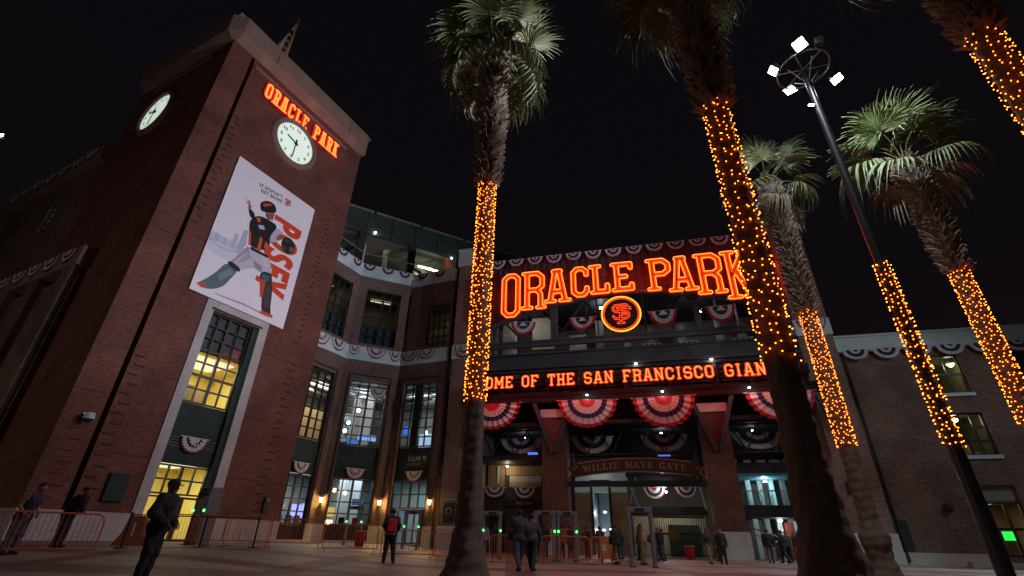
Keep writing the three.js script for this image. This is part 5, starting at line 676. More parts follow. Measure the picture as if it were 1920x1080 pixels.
function stringLights(o, rad, y0, label) {
  const g = thing('string_lights', label, 'fairy lights'); g.position.set(o.x, y0, -o.f); const pts = [], pos = []; let a = 0, k = 0;
  for (let y = o.l0; y < o.l1; y += o.pitch) { const per = Math.max(7, Math.round((2 * Math.PI * rad(y)) / o.step)); for (let i = 0; i < per; i++) { a += (2 * Math.PI) / per; const yy = y + (o.pitch * i) / per, r = rad(yy); pts.push(v3(Math.cos(a) * r, yy, Math.sin(a) * r)); const aj = a + rr(-0.2, 0.2), yj = yy + rr(-0.5, 0.5) * o.pitch; if (rnd() < 0.93) pos.push([Math.cos(aj) * (r + 0.03), yj, Math.sin(aj) * (r + 0.03)]); } }
  part(g, 'cable', pipe(pts, 0.008, pts.length, 4), M.black);
  const bulb = new THREE.IcosahedronGeometry(o.bulb ?? 0.0145, 1), im = new THREE.InstancedMesh(bulb, M.bulb, pos.length), mx = new THREE.Matrix4(); pos.forEach((p, i) => im.setMatrixAt(i, mx.makeTranslation(...p))); im.name = 'bulb'; im.userData.kind = 'stuff'; g.add(im);
}
palm({ x: -0.98, f: 13.5, h: 19.3, l0: 4.35, l1: 12.3, r: 0.27, base: 0.36, flare: 0.75, boot: 0.7, seed: 11, n: 34, low: 122, leaf: 1.08, pitch: 0.135, step: 0.135, label: 'tall palm in front of the gate, nearest the clock tower', lightLabel: 'amber string lights wrapped round the palm nearest the clock tower' });
palm({ x: 5.1, f: 8.5, h: 17.0, l0: 4.0, l1: 10.75, r: 0.27, base: 0.42, flare: 0.9, boot: 0.67, seed: 23, n: 30, low: 124, pitch: 0.17, step: 0.175, bulb: 0.0125, label: 'thick near palm covering the end of the big neon sign', lightLabel: 'sparse amber string lights on the thick near palm' });
palm({ x: 12.45, f: 18, h: 16.4, l0: 4.15, l1: 9.6, r: 0.27, base: 0.25, flare: 0.6, bulge: 1, boot: 0.56, seed: 37, n: 15, low: 125, pitch: 0.135, step: 0.135, leaf: 0.85, label: 'shorter palm with a swollen foot standing before the far brick pillar', lightLabel: 'amber string lights on the palm before the far brick pillar' });
palm({ x: 16.45, f: 15, h: 15.3, l0: 4.4, l1: 10.0, r: 0.26, base: 0.3, flare: 0.7, boot: 0.62, seed: 51, n: 20, low: 100, pitch: 0.135, step: 0.135, label: 'brightly lit palm beyond the floodlight mast', lightLabel: 'amber string lights on the palm beyond the floodlight mast' });
palm({ x: 11.0, f: 7, h: 18.4, l0: 4.4, l1: 11.7, r: 0.27, base: 0.36, flare: 0.75, boot: 0.62, seed: 67, n: 26, low: 120, pitch: 0.16, step: 0.16, bulb: 0.0115, label: 'close palm cut off by the top corner of the view', lightLabel: 'amber string lights on the close palm in the top corner' });

// ---------------------------------------------------------------- floodlight mast
{
  const X = 10.95, F = 12.0, g = thing('floodlight_mast', 'tall black mast with a ring of four blazing floodlights', 'light mast'); g.position.copy(V(X, 0, F));
  part(g, 'pole', [bar(v3(0, 0, 0), v3(0, 9, 0), 0.17, 0.14, 16), bar(v3(0, 9, 0), v3(0, 16.9, 0), 0.14, 0.1, 16)], std({ color: rgb(0.03, 0.033, 0.036), roughness: 0.35, metalness: 0.4 })); part(g, 'pole_base', bar(v3(0, 0, 0), v3(0, 0.35, 0), 0.34, 0.3, 20), M.steelDark);
  const ring = new THREE.TorusGeometry(0.88, 0.035, 8, 48).rotateX(Math.PI / 2).translate(0, 17, 0); part(g, 'ring', ring, M.greyMetal); part(g, 'ring_spoke', [0, 1, 2].map((k) => { const a = k * 1.047 + 0.3; return bar(v3(Math.cos(a) * 0.88, 17, Math.sin(a) * 0.88), v3(-Math.cos(a) * 0.88, 17, -Math.sin(a) * 0.88), 0.025); }).concat([0, 1, 2, 3].map((k) => bar(v3(Math.cos(k * 1.57) * 0.6, 17, Math.sin(k * 1.57) * 0.6), v3(0, 16.2, 0), 0.02))), M.greyMetal); part(g, 'arm', [bar(v3(0, 15.0, 0), v3(-0.35, 15.0, 0.1), 0.03)], M.greyMetal); part(g, 'small_lamp', rbx(0.2, 0.04, 0.08, 0.015).translate(-0.3, 14.95, 0.1), M.lampWhite);
  const head = (x, z, tx, ty, tf, lit, w) => {
    const h = sub(g, 'floodlight_head'); h.position.set(x, 17.05, z); part(h, 'yoke', bar(v3(0, 0, 0), v3(-x * 0.25, -0.05, -z * 0.25), 0.03), M.greyMetal); const b = sub(h, 'housing'); h.updateMatrixWorld(true); b.lookAt(new THREE.Vector3(tx, ty, -tf)); h.remove(b);
    const q = part(h, 'lamp_housing', rbx(w, w, 0.2, 0.04).translate(0, 0, -0.12), M.steelDark), e = part(h, lit ? 'lamp_face' : 'dark_lens', rbx(w * 0.86, w * 0.86, 0.03, 0.01).translate(0, 0, 0.0), lit ? M.lampFlood : M.greyMetal); for (const m of [q, e]) m.quaternion.copy(b.quaternion); if (lit) e.castShadow = false;
  };
  // housings turn to what each lamp lights
  head(-0.66, 1.0, -3, 0, 3, 1, 0.44); head(-1.07, -0.12, -6, 2, 14, 1, 0.36); head(0.04, -0.98, 9, 0, 16, 1, 0.42); head(1.57, -0.41, 15, 0, 9, 1, 0.42); head(-0.07, 1.23, 6, 12, -6, 0, 0.3); head(0.75, -0.31, 20, 6, 20, 0, 0.3);
  spot(X - 1.3, 17.1, F + 0.25, -17, 24, 24, 700, 34, [0.84, 0.9, 1.08], 0.4, 9);
  spot(X + 0.05, 17.1, F + 1.2, 7, 16, 39, 150, 33, [0.86, 0.94, 1.06], 0.8, 9);
  spot(X + 1.75, 17.1, F + 0.6, 18, 13, 18, 150, 74, [0.82, 0.98, 1.03], 0.6, 9);
  spot(X - 0.8, 17.1, F - 1.15, 0, 1, 15, 290, 66, [0.9, 0.94, 1.05], 0.8, 9);
  { const m = copy(g, 'second floodlight mast standing beyond the right edge of the view'); m.position.copy(V(33, 0, 20.5));
    spot(31.7, 17.1, 20.75, -17, 25, 31, 1700, 32, [0.84, 0.9, 1.08], 0.6, 9); spot(33.05, 17.1, 21.7, 8, 17, 37, 60, 36, [0.86, 0.94, 1.06], 0.8, 9); spot(32.2, 17.1, 19.35, 25, 6, 31, 130, 50, [0.9, 0.95, 1.02], 0.8, 9); spot(32.0, 17.1, 20.9, 21, 0, 25, 900, 30, [0.74, 1, 1.04], 0.8, 9); }
  stringLights({ x: X, f: F, l0: 3.15, l1: 8.3, pitch: 0.135, step: 0.125 }, (y) => 0.18, 0, 'amber string lights round the black floodlight mast');
}
{ // distant stadium lights at the edge
  const g = thing('stadium_light_tower', 'far stadium floodlight rack at the edge above the dark wing', 'light tower'); g.position.copy(V(-88.2, 0, 60)); part(g, 'pole', bar(v3(0, 0, 0), v3(0, 60, 0), 0.6, 0.4, 12), M.steelDark); part(g, 'rack', [bx(-4, 1.6, 57.6, 57.8, -0.2, 0.2), bx(-4, 1.6, 59.4, 59.6, -0.2, 0.2)], M.steelDark);
  for (const [x, y] of [[0.9, 59.8], [-0.4, 59.4], [0.2, 58.6], [-0.9, 57.9], [-2, 59], [-3.2, 59.5]]) part(g, 'lamp_face', rbx(0.75, 0.55, 0.2, 0.05).translate(x, y, 0.2), M.lampFlood);
}

{ // street lamp added out of view as a fill for the shaded faces
  const g = thing('added_street_lamp', 'added unseen street lamp left of the clock tower filling the shaded faces', 'street lamp'); g.position.copy(V(-40, 0, 5)); part(g, 'pole', bar(v3(0, 0, 0), v3(0, 9.4, 0), 0.1, 0.07, 12), M.steelDark); part(g, 'arm', bar(v3(0, 9.4, 0), v3(1.2, 9.7, 0), 0.05), M.steelDark); part(g, 'lamp_globe', at(new THREE.SphereGeometry(0.2, 16, 12), 1.3, 9.6, 0), M.lampWarm); lamp(v3(-38.7, 9.6, -5), 115, [1, 0.8, 0.74], 10);
}
// ---------------------------------------------------------------- people
function netMesh(f, lo, hi, h) { // surface nets over a signed distance field
  const n = [0, 1, 2].map((k) => Math.ceil((hi[k] - lo[k]) / h) + 1), [nx, ny, nz] = n, D = new Float32Array(nx * ny * nz), id = new Int32Array(nx * ny * nz).fill(-1), pos = [], nor = [], idx = [], I = (x, y, z) => (z * ny + y) * nx + x;
  const B = 5; for (let z = 0; z < nz; z += B) for (let y = 0; y < ny; y += B) for (let x = 0; x < nx; x += B) { // blocks far from the surface keep one value
    const c = f(lo[0] + (x + 2) * h, lo[1] + (y + 2) * h, lo[2] + (z + 2) * h), far = Math.abs(c) > 4.6 * h + 0.03;
    for (let r = z; r < Math.min(nz, z + B); r++) for (let q = y; q < Math.min(ny, y + B); q++) for (let p = x; p < Math.min(nx, x + B); p++) D[I(p, q, r)] = far ? c : f(lo[0] + p * h, lo[1] + q * h, lo[2] + r * h);
  }
  for (let z = 0; z + 1 < nz; z++) for (let y = 0; y + 1 < ny; y++) for (let x = 0; x + 1 < nx; x++) {
    let s = 0, c = 0, px = 0, py = 0, pz = 0; const d = []; for (let k = 0; k < 8; k++) { const q = D[I(x + (k & 1), y + ((k >> 1) & 1), z + (k >> 2))]; d.push(q); if (q < 0) s++; } if (s === 0 || s === 8) continue;
    for (let a = 0; a < 8; a++) for (const b of [1, 2, 4]) { if (a & b) continue; const e = a | b; if (d[a] < 0 === d[e] < 0) continue; const t = d[a] / (d[a] - d[e]); px += (a & 1) + (b === 1 ? t : 0); py += ((a >> 1) & 1) + (b === 2 ? t : 0); pz += (a >> 2) + (b === 4 ? t : 0); c++; }
    const X = lo[0] + (x + px / c) * h, Y = lo[1] + (y + py / c) * h, Z = lo[2] + (z + pz / c) * h, e = h * 0.5; id[I(x, y, z)] = pos.length / 3; pos.push(X, Y, Z); const gx = f(X + e, Y, Z) - f(X - e, Y, Z), g2 = f(X, Y + e, Z) - f(X, Y - e, Z), gz = f(X, Y, Z + e) - f(X, Y, Z - e), l = Math.hypot(gx, g2, gz) || 1; nor.push(gx / l, g2 / l, gz / l);
  }
  const quad = (a, b, c, d, fl) => { if (Math.min(a, b, c, d) < 0) return; fl ? idx.push(a, c, b, a, d, c) : idx.push(a, b, c, a, c, d); };
  for (let z = 1; z + 1 < nz; z++) for (let y = 1; y + 1 < ny; y++) for (let x = 1; x + 1 < nx; x++) { const s = D[I(x, y, z)] < 0;
    if (s !== D[I(x + 1, y, z)] < 0) quad(id[I(x, y - 1, z - 1)], id[I(x, y, z - 1)], id[I(x, y, z)], id[I(x, y - 1, z)], !s);
    if (s !== D[I(x, y + 1, z)] < 0) quad(id[I(x - 1, y, z - 1)], id[I(x - 1, y, z)], id[I(x, y, z)], id[I(x, y, z - 1)], !s);
    if (s !== D[I(x, y, z + 1)] < 0) quad(id[I(x - 1, y - 1, z)], id[I(x, y - 1, z)], id[I(x, y, z)], id[I(x - 1, y, z)], !s); }
  const g = new THREE.BufferGeometry(); g.setAttribute('position', new THREE.Float32BufferAttribute(pos, 3)); g.setAttribute('normal', new THREE.Float32BufferAttribute(nor, 3)); g.setAttribute('uv', new THREE.Float32BufferAttribute(new Float32Array((pos.length / 3) * 2), 2)); g.setIndex(idx); return g;
}
const cone = (x, y, z, b) => { const [ax, ay, az, bx2, by, bz, ra, rb] = b, ux = bx2 - ax, uy = by - ay, uz = bz - az, l = ux * ux + uy * uy + uz * uz || 1e-9, k = Math.min(1, Math.max(0, ((x - ax) * ux + (y - ay) * uy + (z - az) * uz) / l)); return Math.hypot(x - ax - k * ux, y - ay - k * uy, z - az - k * uz) - (ra + (rb - ra) * k); };
const folds = (f, a) => (x, y, z) => f(x, y, z) + (Math.abs(y - 1.5) < 1.45 ? a * (Math.sin(31 * y + 9 * Math.sin(7 * x + 3 * z) + 14 * z) * 0.6 + Math.sin(17 * y - 23 * x + 5 * Math.sin(11 * z)) * 0.6) : 0);
const field = (B, k, grow = 0) => (x, y, z) => { let d = 9; for (const b of B) { const q = cone(x, y, z, b) - grow; const h = Math.max(0, k - Math.abs(d - q)) / k; d = Math.min(d, q) - h * h * k * 0.25; } return d; };
const headGeo = (() => { // head at the origin (chin about -0.11), facing +z
  const B = [[0, 0.035, -0.018, 0, 0.045, 0.012, 0.088, 0.082], [0, -0.03, 0.018, 0, -0.085, 0.05, 0.066, 0.034], [0, -0.02, 0.07, 0, 0.02, 0.07, 0.04, 0.035]], f0 = field(B, 0.04), D = [[0, 0.018, 0.1, 0, -0.012, 0.118, 0.008, 0.014], [-0.012, -0.012, 0.1, 0.012, -0.012, 0.1, 0.008, 0.008], [-0.016, -0.047, 0.093, 0.016, -0.047, 0.093, 0.007, 0.007], [-0.014, -0.058, 0.09, 0.014, -0.058, 0.09, 0.008, 0.008], [-0.03, 0.03, 0.094, 0.03, 0.03, 0.094, 0.009, 0.009]], f1 = field(D, 0.012), ears = field([[-0.082, 0.02, -0.01, -0.086, -0.02, -0.004, 0.016, 0.012], [0.082, 0.02, -0.01, 0.086, -0.02, -0.004, 0.016, 0.012]], 0.01), neck = field([[0, -0.05, -0.015, 0, -0.2, -0.03, 0.056, 0.062]], 0.02);
  const f = (x, y, z) => { let d = f0(x, y, z); const q = f1(x, y, z), h = Math.max(0, 0.014 - Math.abs(d - q)) / 0.014; d = Math.min(d, q) - h * h * 0.0035; d = Math.min(d, ears(x, y, z)); const e = Math.min(Math.hypot(x - 0.032, y - 0.012, z - 0.108), Math.hypot(x + 0.032, y - 0.012, z - 0.108)) - 0.016; d = Math.max(d, -e); d = Math.max(d, -(Math.hypot(x * 0.5, (y + 0.0525) * 2.5, z - 0.103) - 0.009)); const k2 = neck(x, y, z), hh = Math.max(0, 0.03 - Math.abs(d - k2)) / 0.03; return Math.min(d, k2) - hh * hh * 0.0075; };
  return netMesh(f, [-0.12, -0.21, -0.13], [0.12, 0.15, 0.15], 0.0075);
})();
const handGeo = (() => { // right hand from the wrist at the origin, fingers down -y, palm facing -x... a little curled
  const B = [[0, 0, 0, 0, -0.05, 0, 0.025, 0.03], [0, -0.05, -0.02, 0, -0.085, -0.022, 0.017, 0.015], [0, -0.05, 0.02, 0, -0.085, 0.022, 0.017, 0.015], [0, -0.05, 0, 0, -0.09, 0, 0.018, 0.016]], Fg = [];
  [[-0.03, 0.066], [-0.01, 0.08], [0.01, 0.076], [0.03, 0.058]].forEach(([z, l], i) => { const y0 = -0.088; Fg.push([0, y0, z, -0.006, y0 - l * 0.42, z * 1.12, 0.0095, 0.009], [-0.006, y0 - l * 0.42, z * 1.12, -0.024, y0 - l * 0.75, z * 1.1, 0.009, 0.0082], [-0.024, y0 - l * 0.75, z * 1.1, -0.045, y0 - l * 0.95, z * 1.05, 0.0082, 0.0075]); });
  Fg.push([-0.004, -0.025, 0.026, -0.014, -0.062, 0.052, 0.013, 0.0105], [-0.014, -0.062, 0.052, -0.022, -0.096, 0.054, 0.0105, 0.008]); const p = field(B, 0.02), q = field(Fg, 0.006); return netMesh((x, y, z) => { const a = p(x, y, z), b = q(x, y, z), h = Math.max(0, 0.01 - Math.abs(a - b)) / 0.01; return Math.min(a, b) - h * h * 0.0025; }, [-0.07, -0.19, -0.06], [0.05, 0.04, 0.08], 0.0055);
})();
// pose: joints in metres for a body 1.75 m tall, facing +z
function person(o) {
  const g = thing('person', o.label, 'person', o.group), k = (o.h ?? 1.75) / 1.75, lean = o.lean ?? 0, hip = 0.93, sh = [0.185, 1.43], S = (s) => [s * sh[0], sh[1], lean], P = (a, b, ra, rb) => [...a, ...b, ra, rb];
  const A = o.arms ?? {}, Lg = o.legs ?? {}, arm = (s) => { const d = (s < 0 ? A.r : A.l) ?? [[s * 0.25, 1.15, lean * 0.7 - 0.03], [s * 0.27, 0.9, lean * 0.5 + 0.06]]; return [S(s), d[0], d[1]]; }, leg = (s) => { const d = (s < 0 ? Lg.r : Lg.l) ?? [[s * 0.11, 0.5, 0.02], [s * 0.12, 0.085, -0.02]]; return [[s * 0.095, 0.92, 0], d[0], d[1]]; };
  const torso = [P([0, 0.98, 0], [0, 1.15, lean * 0.45], 0.125, 0.115), P([0, 1.15, lean * 0.45], [0, 1.33, lean * 0.85], 0.115, 0.125), P([-0.07, 1.3, lean * 0.85], [0.07, 1.3, lean * 0.85], 0.115, 0.115), P([-0.14, 1.42, lean], [0.14, 1.42, lean], 0.06, 0.06), P([0, 1.4, lean], [0, 1.52, lean + 0.012], 0.07, 0.055)], hips = [P([-0.075, 0.93, 0], [0.075, 0.93, 0], 0.115, 0.115)];
  const arms = [], legs = [], feet = [], fore = []; for (const s of [-1, 1]) { const [a, b, c] = arm(s); arms.push(P(a, b, 0.055, 0.042), P(b, c, 0.042, 0.03)); fore.push(P(b, c, 0.042, 0.03)); const [p, q, r] = leg(s); legs.push(P(p, q, 0.095, 0.06), P(q, r, 0.058, 0.038)); const t = Lg['t' + (s < 0 ? 'r' : 'l')] ?? 0; feet.push(P([r[0], r[1] - 0.03, r[2] - 0.03], [r[0] + s * 0.02, r[1] - 0.045 - t * 0.04, r[2] + 0.15], 0.042, 0.034)); }
  const hc = [0, 1.635, lean * 1.15 + 0.02], lo = [-0.62, -0.02, -0.6], hi = [0.62, 1.62, 0.75], cell = o.cell ?? 0.021;
  const bodyG = netMesh(field([...torso, ...hips, ...arms, ...legs, ...feet], 0.05), lo, hi, cell), hd = headGeo.clone().rotateX(o.nod ?? 0).rotateY(o.look ?? 0).translate(...hc), hands = [-1, 1].map((s) => { const [, b, c] = arm(s), h = handGeo.clone(); if (s > 0) { h.scale(-1, 1, 1); const ix = h.index.array; for (let i = 0; i < ix.length; i += 3) { const t = ix[i]; ix[i] = ix[i + 1]; ix[i + 1] = t; } } const d = v3(c[0] - b[0], c[1] - b[1], c[2] - b[2]).normalize(); h.applyQuaternion(new THREE.Quaternion().setFromUnitVectors(v3(0, -1, 0), d)); return h.translate(...c); });
  part(g, 'body', [bodyG, hd, ...hands], o.skin ?? M.skin);
  const top = folds(field([...torso, ...hips, ...(o.sleeveless ? [] : o.shortSleeve ? arms.filter((_, i) => i % 2 === 0) : arms)], 0.05, (o.bulk ?? 0.022) + 0.006), 0.006), hem = o.hem ?? 0.86; part(g, o.topName ?? 'jacket', netMesh((x, y, z) => Math.max(top(x, y, z), hem - y, y - 1.535), lo, hi, cell), o.top);
  const low = folds(field([...hips, ...legs], 0.05, 0.03), 0.006), cuff = o.shorts ? 0.5 : 0.06; part(g, o.shorts ? 'shorts' : 'trousers', netMesh((x, y, z) => Math.max(low(x, y, z), cuff - y, y - 1.02), lo, hi, cell), o.low ?? M.black);
  const sf = field(feet, 0.03, 0.014); part(g, 'shoes', netMesh((x, y, z) => Math.max(sf(x, y, z), y - 0.13, 0.004 - y), [-0.5, -0.02, -0.6], [0.5, 0.4, 0.75], 0.014), o.shoe ?? M.black);
  const R = [[0.004, 0.115], [0.05, 0.105], [0.086, 0.072], [0.1, 0.03], [0.1, 0.0]].map((p) => new THREE.Vector2(...p));
  if (o.cap) { const c = sub(g, 'cap'); part(c, 'cap_crown', new THREE.LatheGeometry(R, 24).scale(1.02, 1.1, 1.18), o.cap); part(c, 'cap_brim', at(new THREE.CylinderGeometry(0.085, 0.09, 0.012, 20, 1).scale(1, 1, 1.1), 0, 0.006, 0.1), o.cap); c.position.set(hc[0], hc[1] + 0.045, hc[2] - 0.004); c.rotation.y = o.look ?? 0; }
  else { const hf = field([[0, 0.04, -0.028, 0, 0.05, 0.0, 0.1, 0.092]], 0.02), m = o.hairLen ?? 0; const hg = netMesh((x, y, z) => Math.max(hf(x, y + (y < 0 ? m * 0.5 : 0), z), (z > 0.02 ? 0.055 : -0.02 - m) - y), [-0.13, -0.14, -0.15], [0.13, 0.17, 0.13], 0.011); hg.rotateX(o.nod ?? 0).rotateY(o.look ?? 0); part(g, 'hair', hg.translate(hc[0], hc[1], hc[2]), o.hair ?? M.hair); }
  if (o.bag) { const b = sub(g, 'backpack'); part(b, 'bag_body', rbx(0.32, 0.46, 0.18, 0.07, 3).translate(0, 1.2, -0.24 + lean * 0.5), o.bag); part(b, 'bag_pocket', rbx(0.24, 0.18, 0.06, 0.025).translate(0, 1.09, -0.35 + lean * 0.5), o.bag); part(b, 'strap', [-1, 1].map((s) => pipe([v3(s * 0.1, 1.4, -0.16), v3(s * 0.12, 1.47, 0), v3(s * 0.12, 1.35, 0.15), v3(s * 0.13, 1.1, 0.1)], 0.022, 12, 6)), M.black); }
  if (o.vest) part(g, 'safety_vest', netMesh(((f) => (x, y, z) => Math.max(f(x, y, z), 0.98 - y, y - 1.44))(field(torso, 0.05, 0.034)), lo, hi, cell), o.vest);
  if (o.belt) part(g, 'belt', netMesh(((f) => (x, y, z) => Math.max(f(x, y, z), 0.9 - y, y - 0.955))(field([...hips, ...torso], 0.05, 0.036)), lo, hi, cell), o.belt);
  g.scale.setScalar(k); g.position.set(o.x, gy(o.x, o.f) + (o.dy ?? 0), -o.f); g.rotation.y = o.turn ?? 0; return g;
}
const walk = (a) => ({ legs: { r: [[-0.1, 0.51, 0.12 * a + 0.06], [-0.1, 0.1, 0.3 * a]], l: [[0.1, 0.49, -0.06 * a], [0.1, 0.12, -0.34 * a]], tl: 0.4 }, arms: { r: [[-0.25, 1.16, -0.12 * a], [-0.25, 0.93, -0.12 * a + 0.1]], l: [[0.25, 1.16, 0.06 * a], [0.24, 0.95, 0.22 * a]] } });
const away = Math.PI, rightward = Math.PI / 2;
person({ x: -7.0, f: 10.75, h: 1.8, turn: rightward + 0.05, label: 'man in a black cap and dark jacket standing sideways close by', top: cloth(0.012, 0.012, 0.016), low: cloth(0.012, 0.012, 0.015), cap: cloth(0.012, 0.012, 0.014), cell: 0.015, bulk: 0.04, hem: 0.84, skin: std({ color: rgb(0.25, 0.12, 0.08), roughness: 0.6 }), arms: { r: [[-0.27, 1.16, -0.02], [-0.16, 0.98, 0.2]], l: [[0.27, 1.16, -0.02], [0.12, 1.0, 0.22]] }, lean: 0.02 });
person({ x: -4.13, f: 19.2, h: 1.72, turn: away + 0.2, label: 'person seen from behind with a bright red backpack and black trousers', top: cloth(0.03, 0.03, 0.035), low: M.black, bag: cloth(0.5, 0.02, 0.035), belt: cloth(0.45, 0.42, 0.36), legs: { r: [[-0.13, 0.5, 0.03], [-0.18, 0.085, -0.02]], l: [[0.12, 0.5, 0.02], [0.15, 0.085, 0]] }, arms: { r: [[-0.27, 1.18, 0.02], [-0.22, 1.05, 0.22]], l: [[0.27, 1.18, 0.02], [0.2, 1.04, 0.2]] } });
person({ x: -13.55, f: 14.9, h: 1.8, turn: rightward - 0.15, label: 'man in a dark vest over a pale shirt leaning on the orange barrier', topName: 'vest', sleeveless: true, top: cloth(0.045, 0.05, 0.07), low: cloth(0.05, 0.075, 0.11), hem: 0.9, lean: 0.17, nod: 0.2, hairLen: 0.04, arms: { r: [[-0.24, 1.17, 0.02], [-0.15, 0.98, 0.2]], l: [[0.24, 1.17, 0.05], [0.12, 1.0, 0.25]] } });
person({ x: -14.2, f: 17.2, h: 1.74, turn: rightward, label: 'man in a black jumper bending beside the man in the vest', top: cloth(0.02, 0.02, 0.03), low: cloth(0.05, 0.05, 0.06), lean: 0.22, nod: 0.25, bulk: 0.035, arms: { r: [[-0.28, 1.17, 0.1], [-0.14, 1.05, 0.3]], l: [[0.28, 1.17, 0.1], [0.12, 1.06, 0.32]] } });
person({ x: -13.9, f: 24.6, h: 1.7, turn: rightward + 0.6, label: 'person in dark clothes in the lit tower doorway', top: cloth(0.03, 0.03, 0.045), low: M.black, lean: 0.05, cell: 0.025 });
person({ x: 0.42, f: 17.4, h: 1.76, turn: 0.3 + away, label: 'walker in a dark coat and blue jeans just past the first lit palm', top: cloth(0.05, 0.045, 0.055), low: cloth(0.06, 0.075, 0.1), bulk: 0.045, ...walk(1) });
person({ x: 0.85, f: 17.9, h: 1.68, turn: away - 0.3, label: 'walker in grey beside the walker in blue jeans', top: cloth(0.1, 0.09, 0.085), low: cloth(0.03, 0.035, 0.05), ...walk(-0.8) });
person({ x: -1.35, f: 32.5, h: 1.75, turn: away, label: 'person in a pale blue shirt half hidden behind the first palm trunk', top: cloth(0.2, 0.26, 0.4), low: M.black, cell: 0.028, bulk: 0.04 });
person({ x: -0.7, f: 33.4, h: 1.74, turn: away - 0.4, label: 'person in black beside the pale blue shirt at the metal detector', top: cloth(0.02, 0.02, 0.05), cell: 0.028 });
person({ x: 3.15, f: 30.6, h: 1.72, turn: away, label: 'attendant in a brown orange coat behind the barriers', top: cloth(0.28, 0.075, 0.025), low: M.black, cell: 0.028, bulk: 0.05, hem: 0.7 });
person({ x: 5.15, f: 25.2, h: 1.64, turn: away + 0.5, label: 'walker with bare calves in a long dark coat', top: cloth(0.03, 0.026, 0.024), shorts: true, low: cloth(0.1, 0.075, 0.055), hem: 0.66, bulk: 0.05, cell: 0.026, ...walk(0.7) });
person({ x: 6.35, f: 25.2, h: 1.68, turn: rightward - 0.6, label: 'steward in an orange vest and tan trousers beside the metal detector', top: cloth(0.06, 0.045, 0.04), vest: cloth(0.62, 0.17, 0.03), low: cloth(0.2, 0.13, 0.075), cell: 0.024 });
person({ x: 10.45, f: 27.8, h: 1.62, turn: 0.2, label: 'person with tan trousers and dark top before the second brick column', top: cloth(0.05, 0.035, 0.03), low: cloth(0.2, 0.15, 0.1), cell: 0.026, ...walk(0.6) });
person({ x: 11.25, f: 28.1, h: 1.66, turn: -0.3, label: 'person in dark clothes next to the tan trousers at the brick column', top: cloth(0.045, 0.035, 0.035), low: cloth(0.04, 0.035, 0.03), cell: 0.026, hem: 0.72 });
person({ x: 15.4, f: 31.5, h: 1.76, turn: away - 0.4, label: 'man in a black jacket and tan trousers by the ramp', top: cloth(0.02, 0.025, 0.035), low: cloth(0.13, 0.1, 0.08), bulk: 0.045, cell: 0.026, ...walk(0.5) });
person({ x: 16.55, f: 32.1, h: 1.74, turn: away + 0.7, label: 'person all in black walking by the ramp behind the man in tan trousers', top: cloth(0.02, 0.02, 0.022), cell: 0.026, ...walk(0.8) });
person({ x: 18.9, f: 35.0, h: 1.7, turn: -0.6, label: 'person in dark patterned clothes farthest along the ramp', top: cloth(0.04, 0.05, 0.04), low: cloth(0.12, 0.11, 0.09), cell: 0.028, ...walk(0.4) });
[[4.7, 31.2, 'person in black queueing first from the first brick column'], [5.6, 32, 'person in a grey hood queueing second from the first brick column'], [6.4, 31.6, 'person in black queueing third from the first brick column'], [7.0, 33, 'tall person in the queue beside the portal'], [7.7, 31.0, 'person in a greenish jacket at the end of the queue']].forEach(([x, f, label], i) => person({ x, f, h: 1.66 + (i % 3) * 0.07, turn: away + (i - 2) * 0.5, label, group: 'people at the portal', top: [cloth(0.02, 0.02, 0.022), cloth(0.09, 0.085, 0.08), cloth(0.03, 0.024, 0.024), cloth(0.04, 0.036, 0.04), cloth(0.06, 0.075, 0.03)][i], low: i % 2 ? cloth(0.05, 0.06, 0.1) : M.black, cell: 0.03, hairLen: i % 2 ? 0.05 : 0, ...(i === 0 ? { bag: cloth(0.03, 0.05, 0.06) } : {}), ...(i === 2 ? { cap: M.black } : {}), ...(i === 4 ? walk(0.5) : {}) }));

[[8.3, 30.2, 'person in a dark red jumper left of the lone metal detector'], [8.9, 31.4, 'person in black right behind the steward'], [3.9, 32.6, 'person in dark blue at the twin metal detectors'], [2.3, 31.8, 'person in black passing the twin metal detectors'], [13.2, 33.5, 'person in grey at the barred gate'], [9.6, 33.2, 'person in a black coat between the portal and the bin'], [17.6, 33.6, 'person in tan before the lit ramp doorway']].forEach(([x, f, label], i) => person({ x, f, h: 1.64 + (i % 4) * 0.05, turn: away + (i - 3) * 0.7, label, top: [cloth(0.12, 0.02, 0.02), cloth(0.02, 0.02, 0.022), cloth(0.025, 0.03, 0.07), cloth(0.02, 0.02, 0.022), cloth(0.08, 0.08, 0.085), cloth(0.018, 0.018, 0.02), cloth(0.16, 0.12, 0.08)][i], low: [M.black, cloth(0.05, 0.06, 0.09)][i % 2], cell: 0.03, bulk: 0.03 + 0.008 * (i % 3), hairLen: i % 2 ? 0.06 : 0, ...(i === 0 || i === 4 ? { bag: cloth(0.06, 0.05, 0.09) } : {}), ...(i % 3 === 1 ? { cap: cloth(0.3, 0.06, 0.02) } : {}), ...(i % 2 ? walk(0.5) : {}) }));
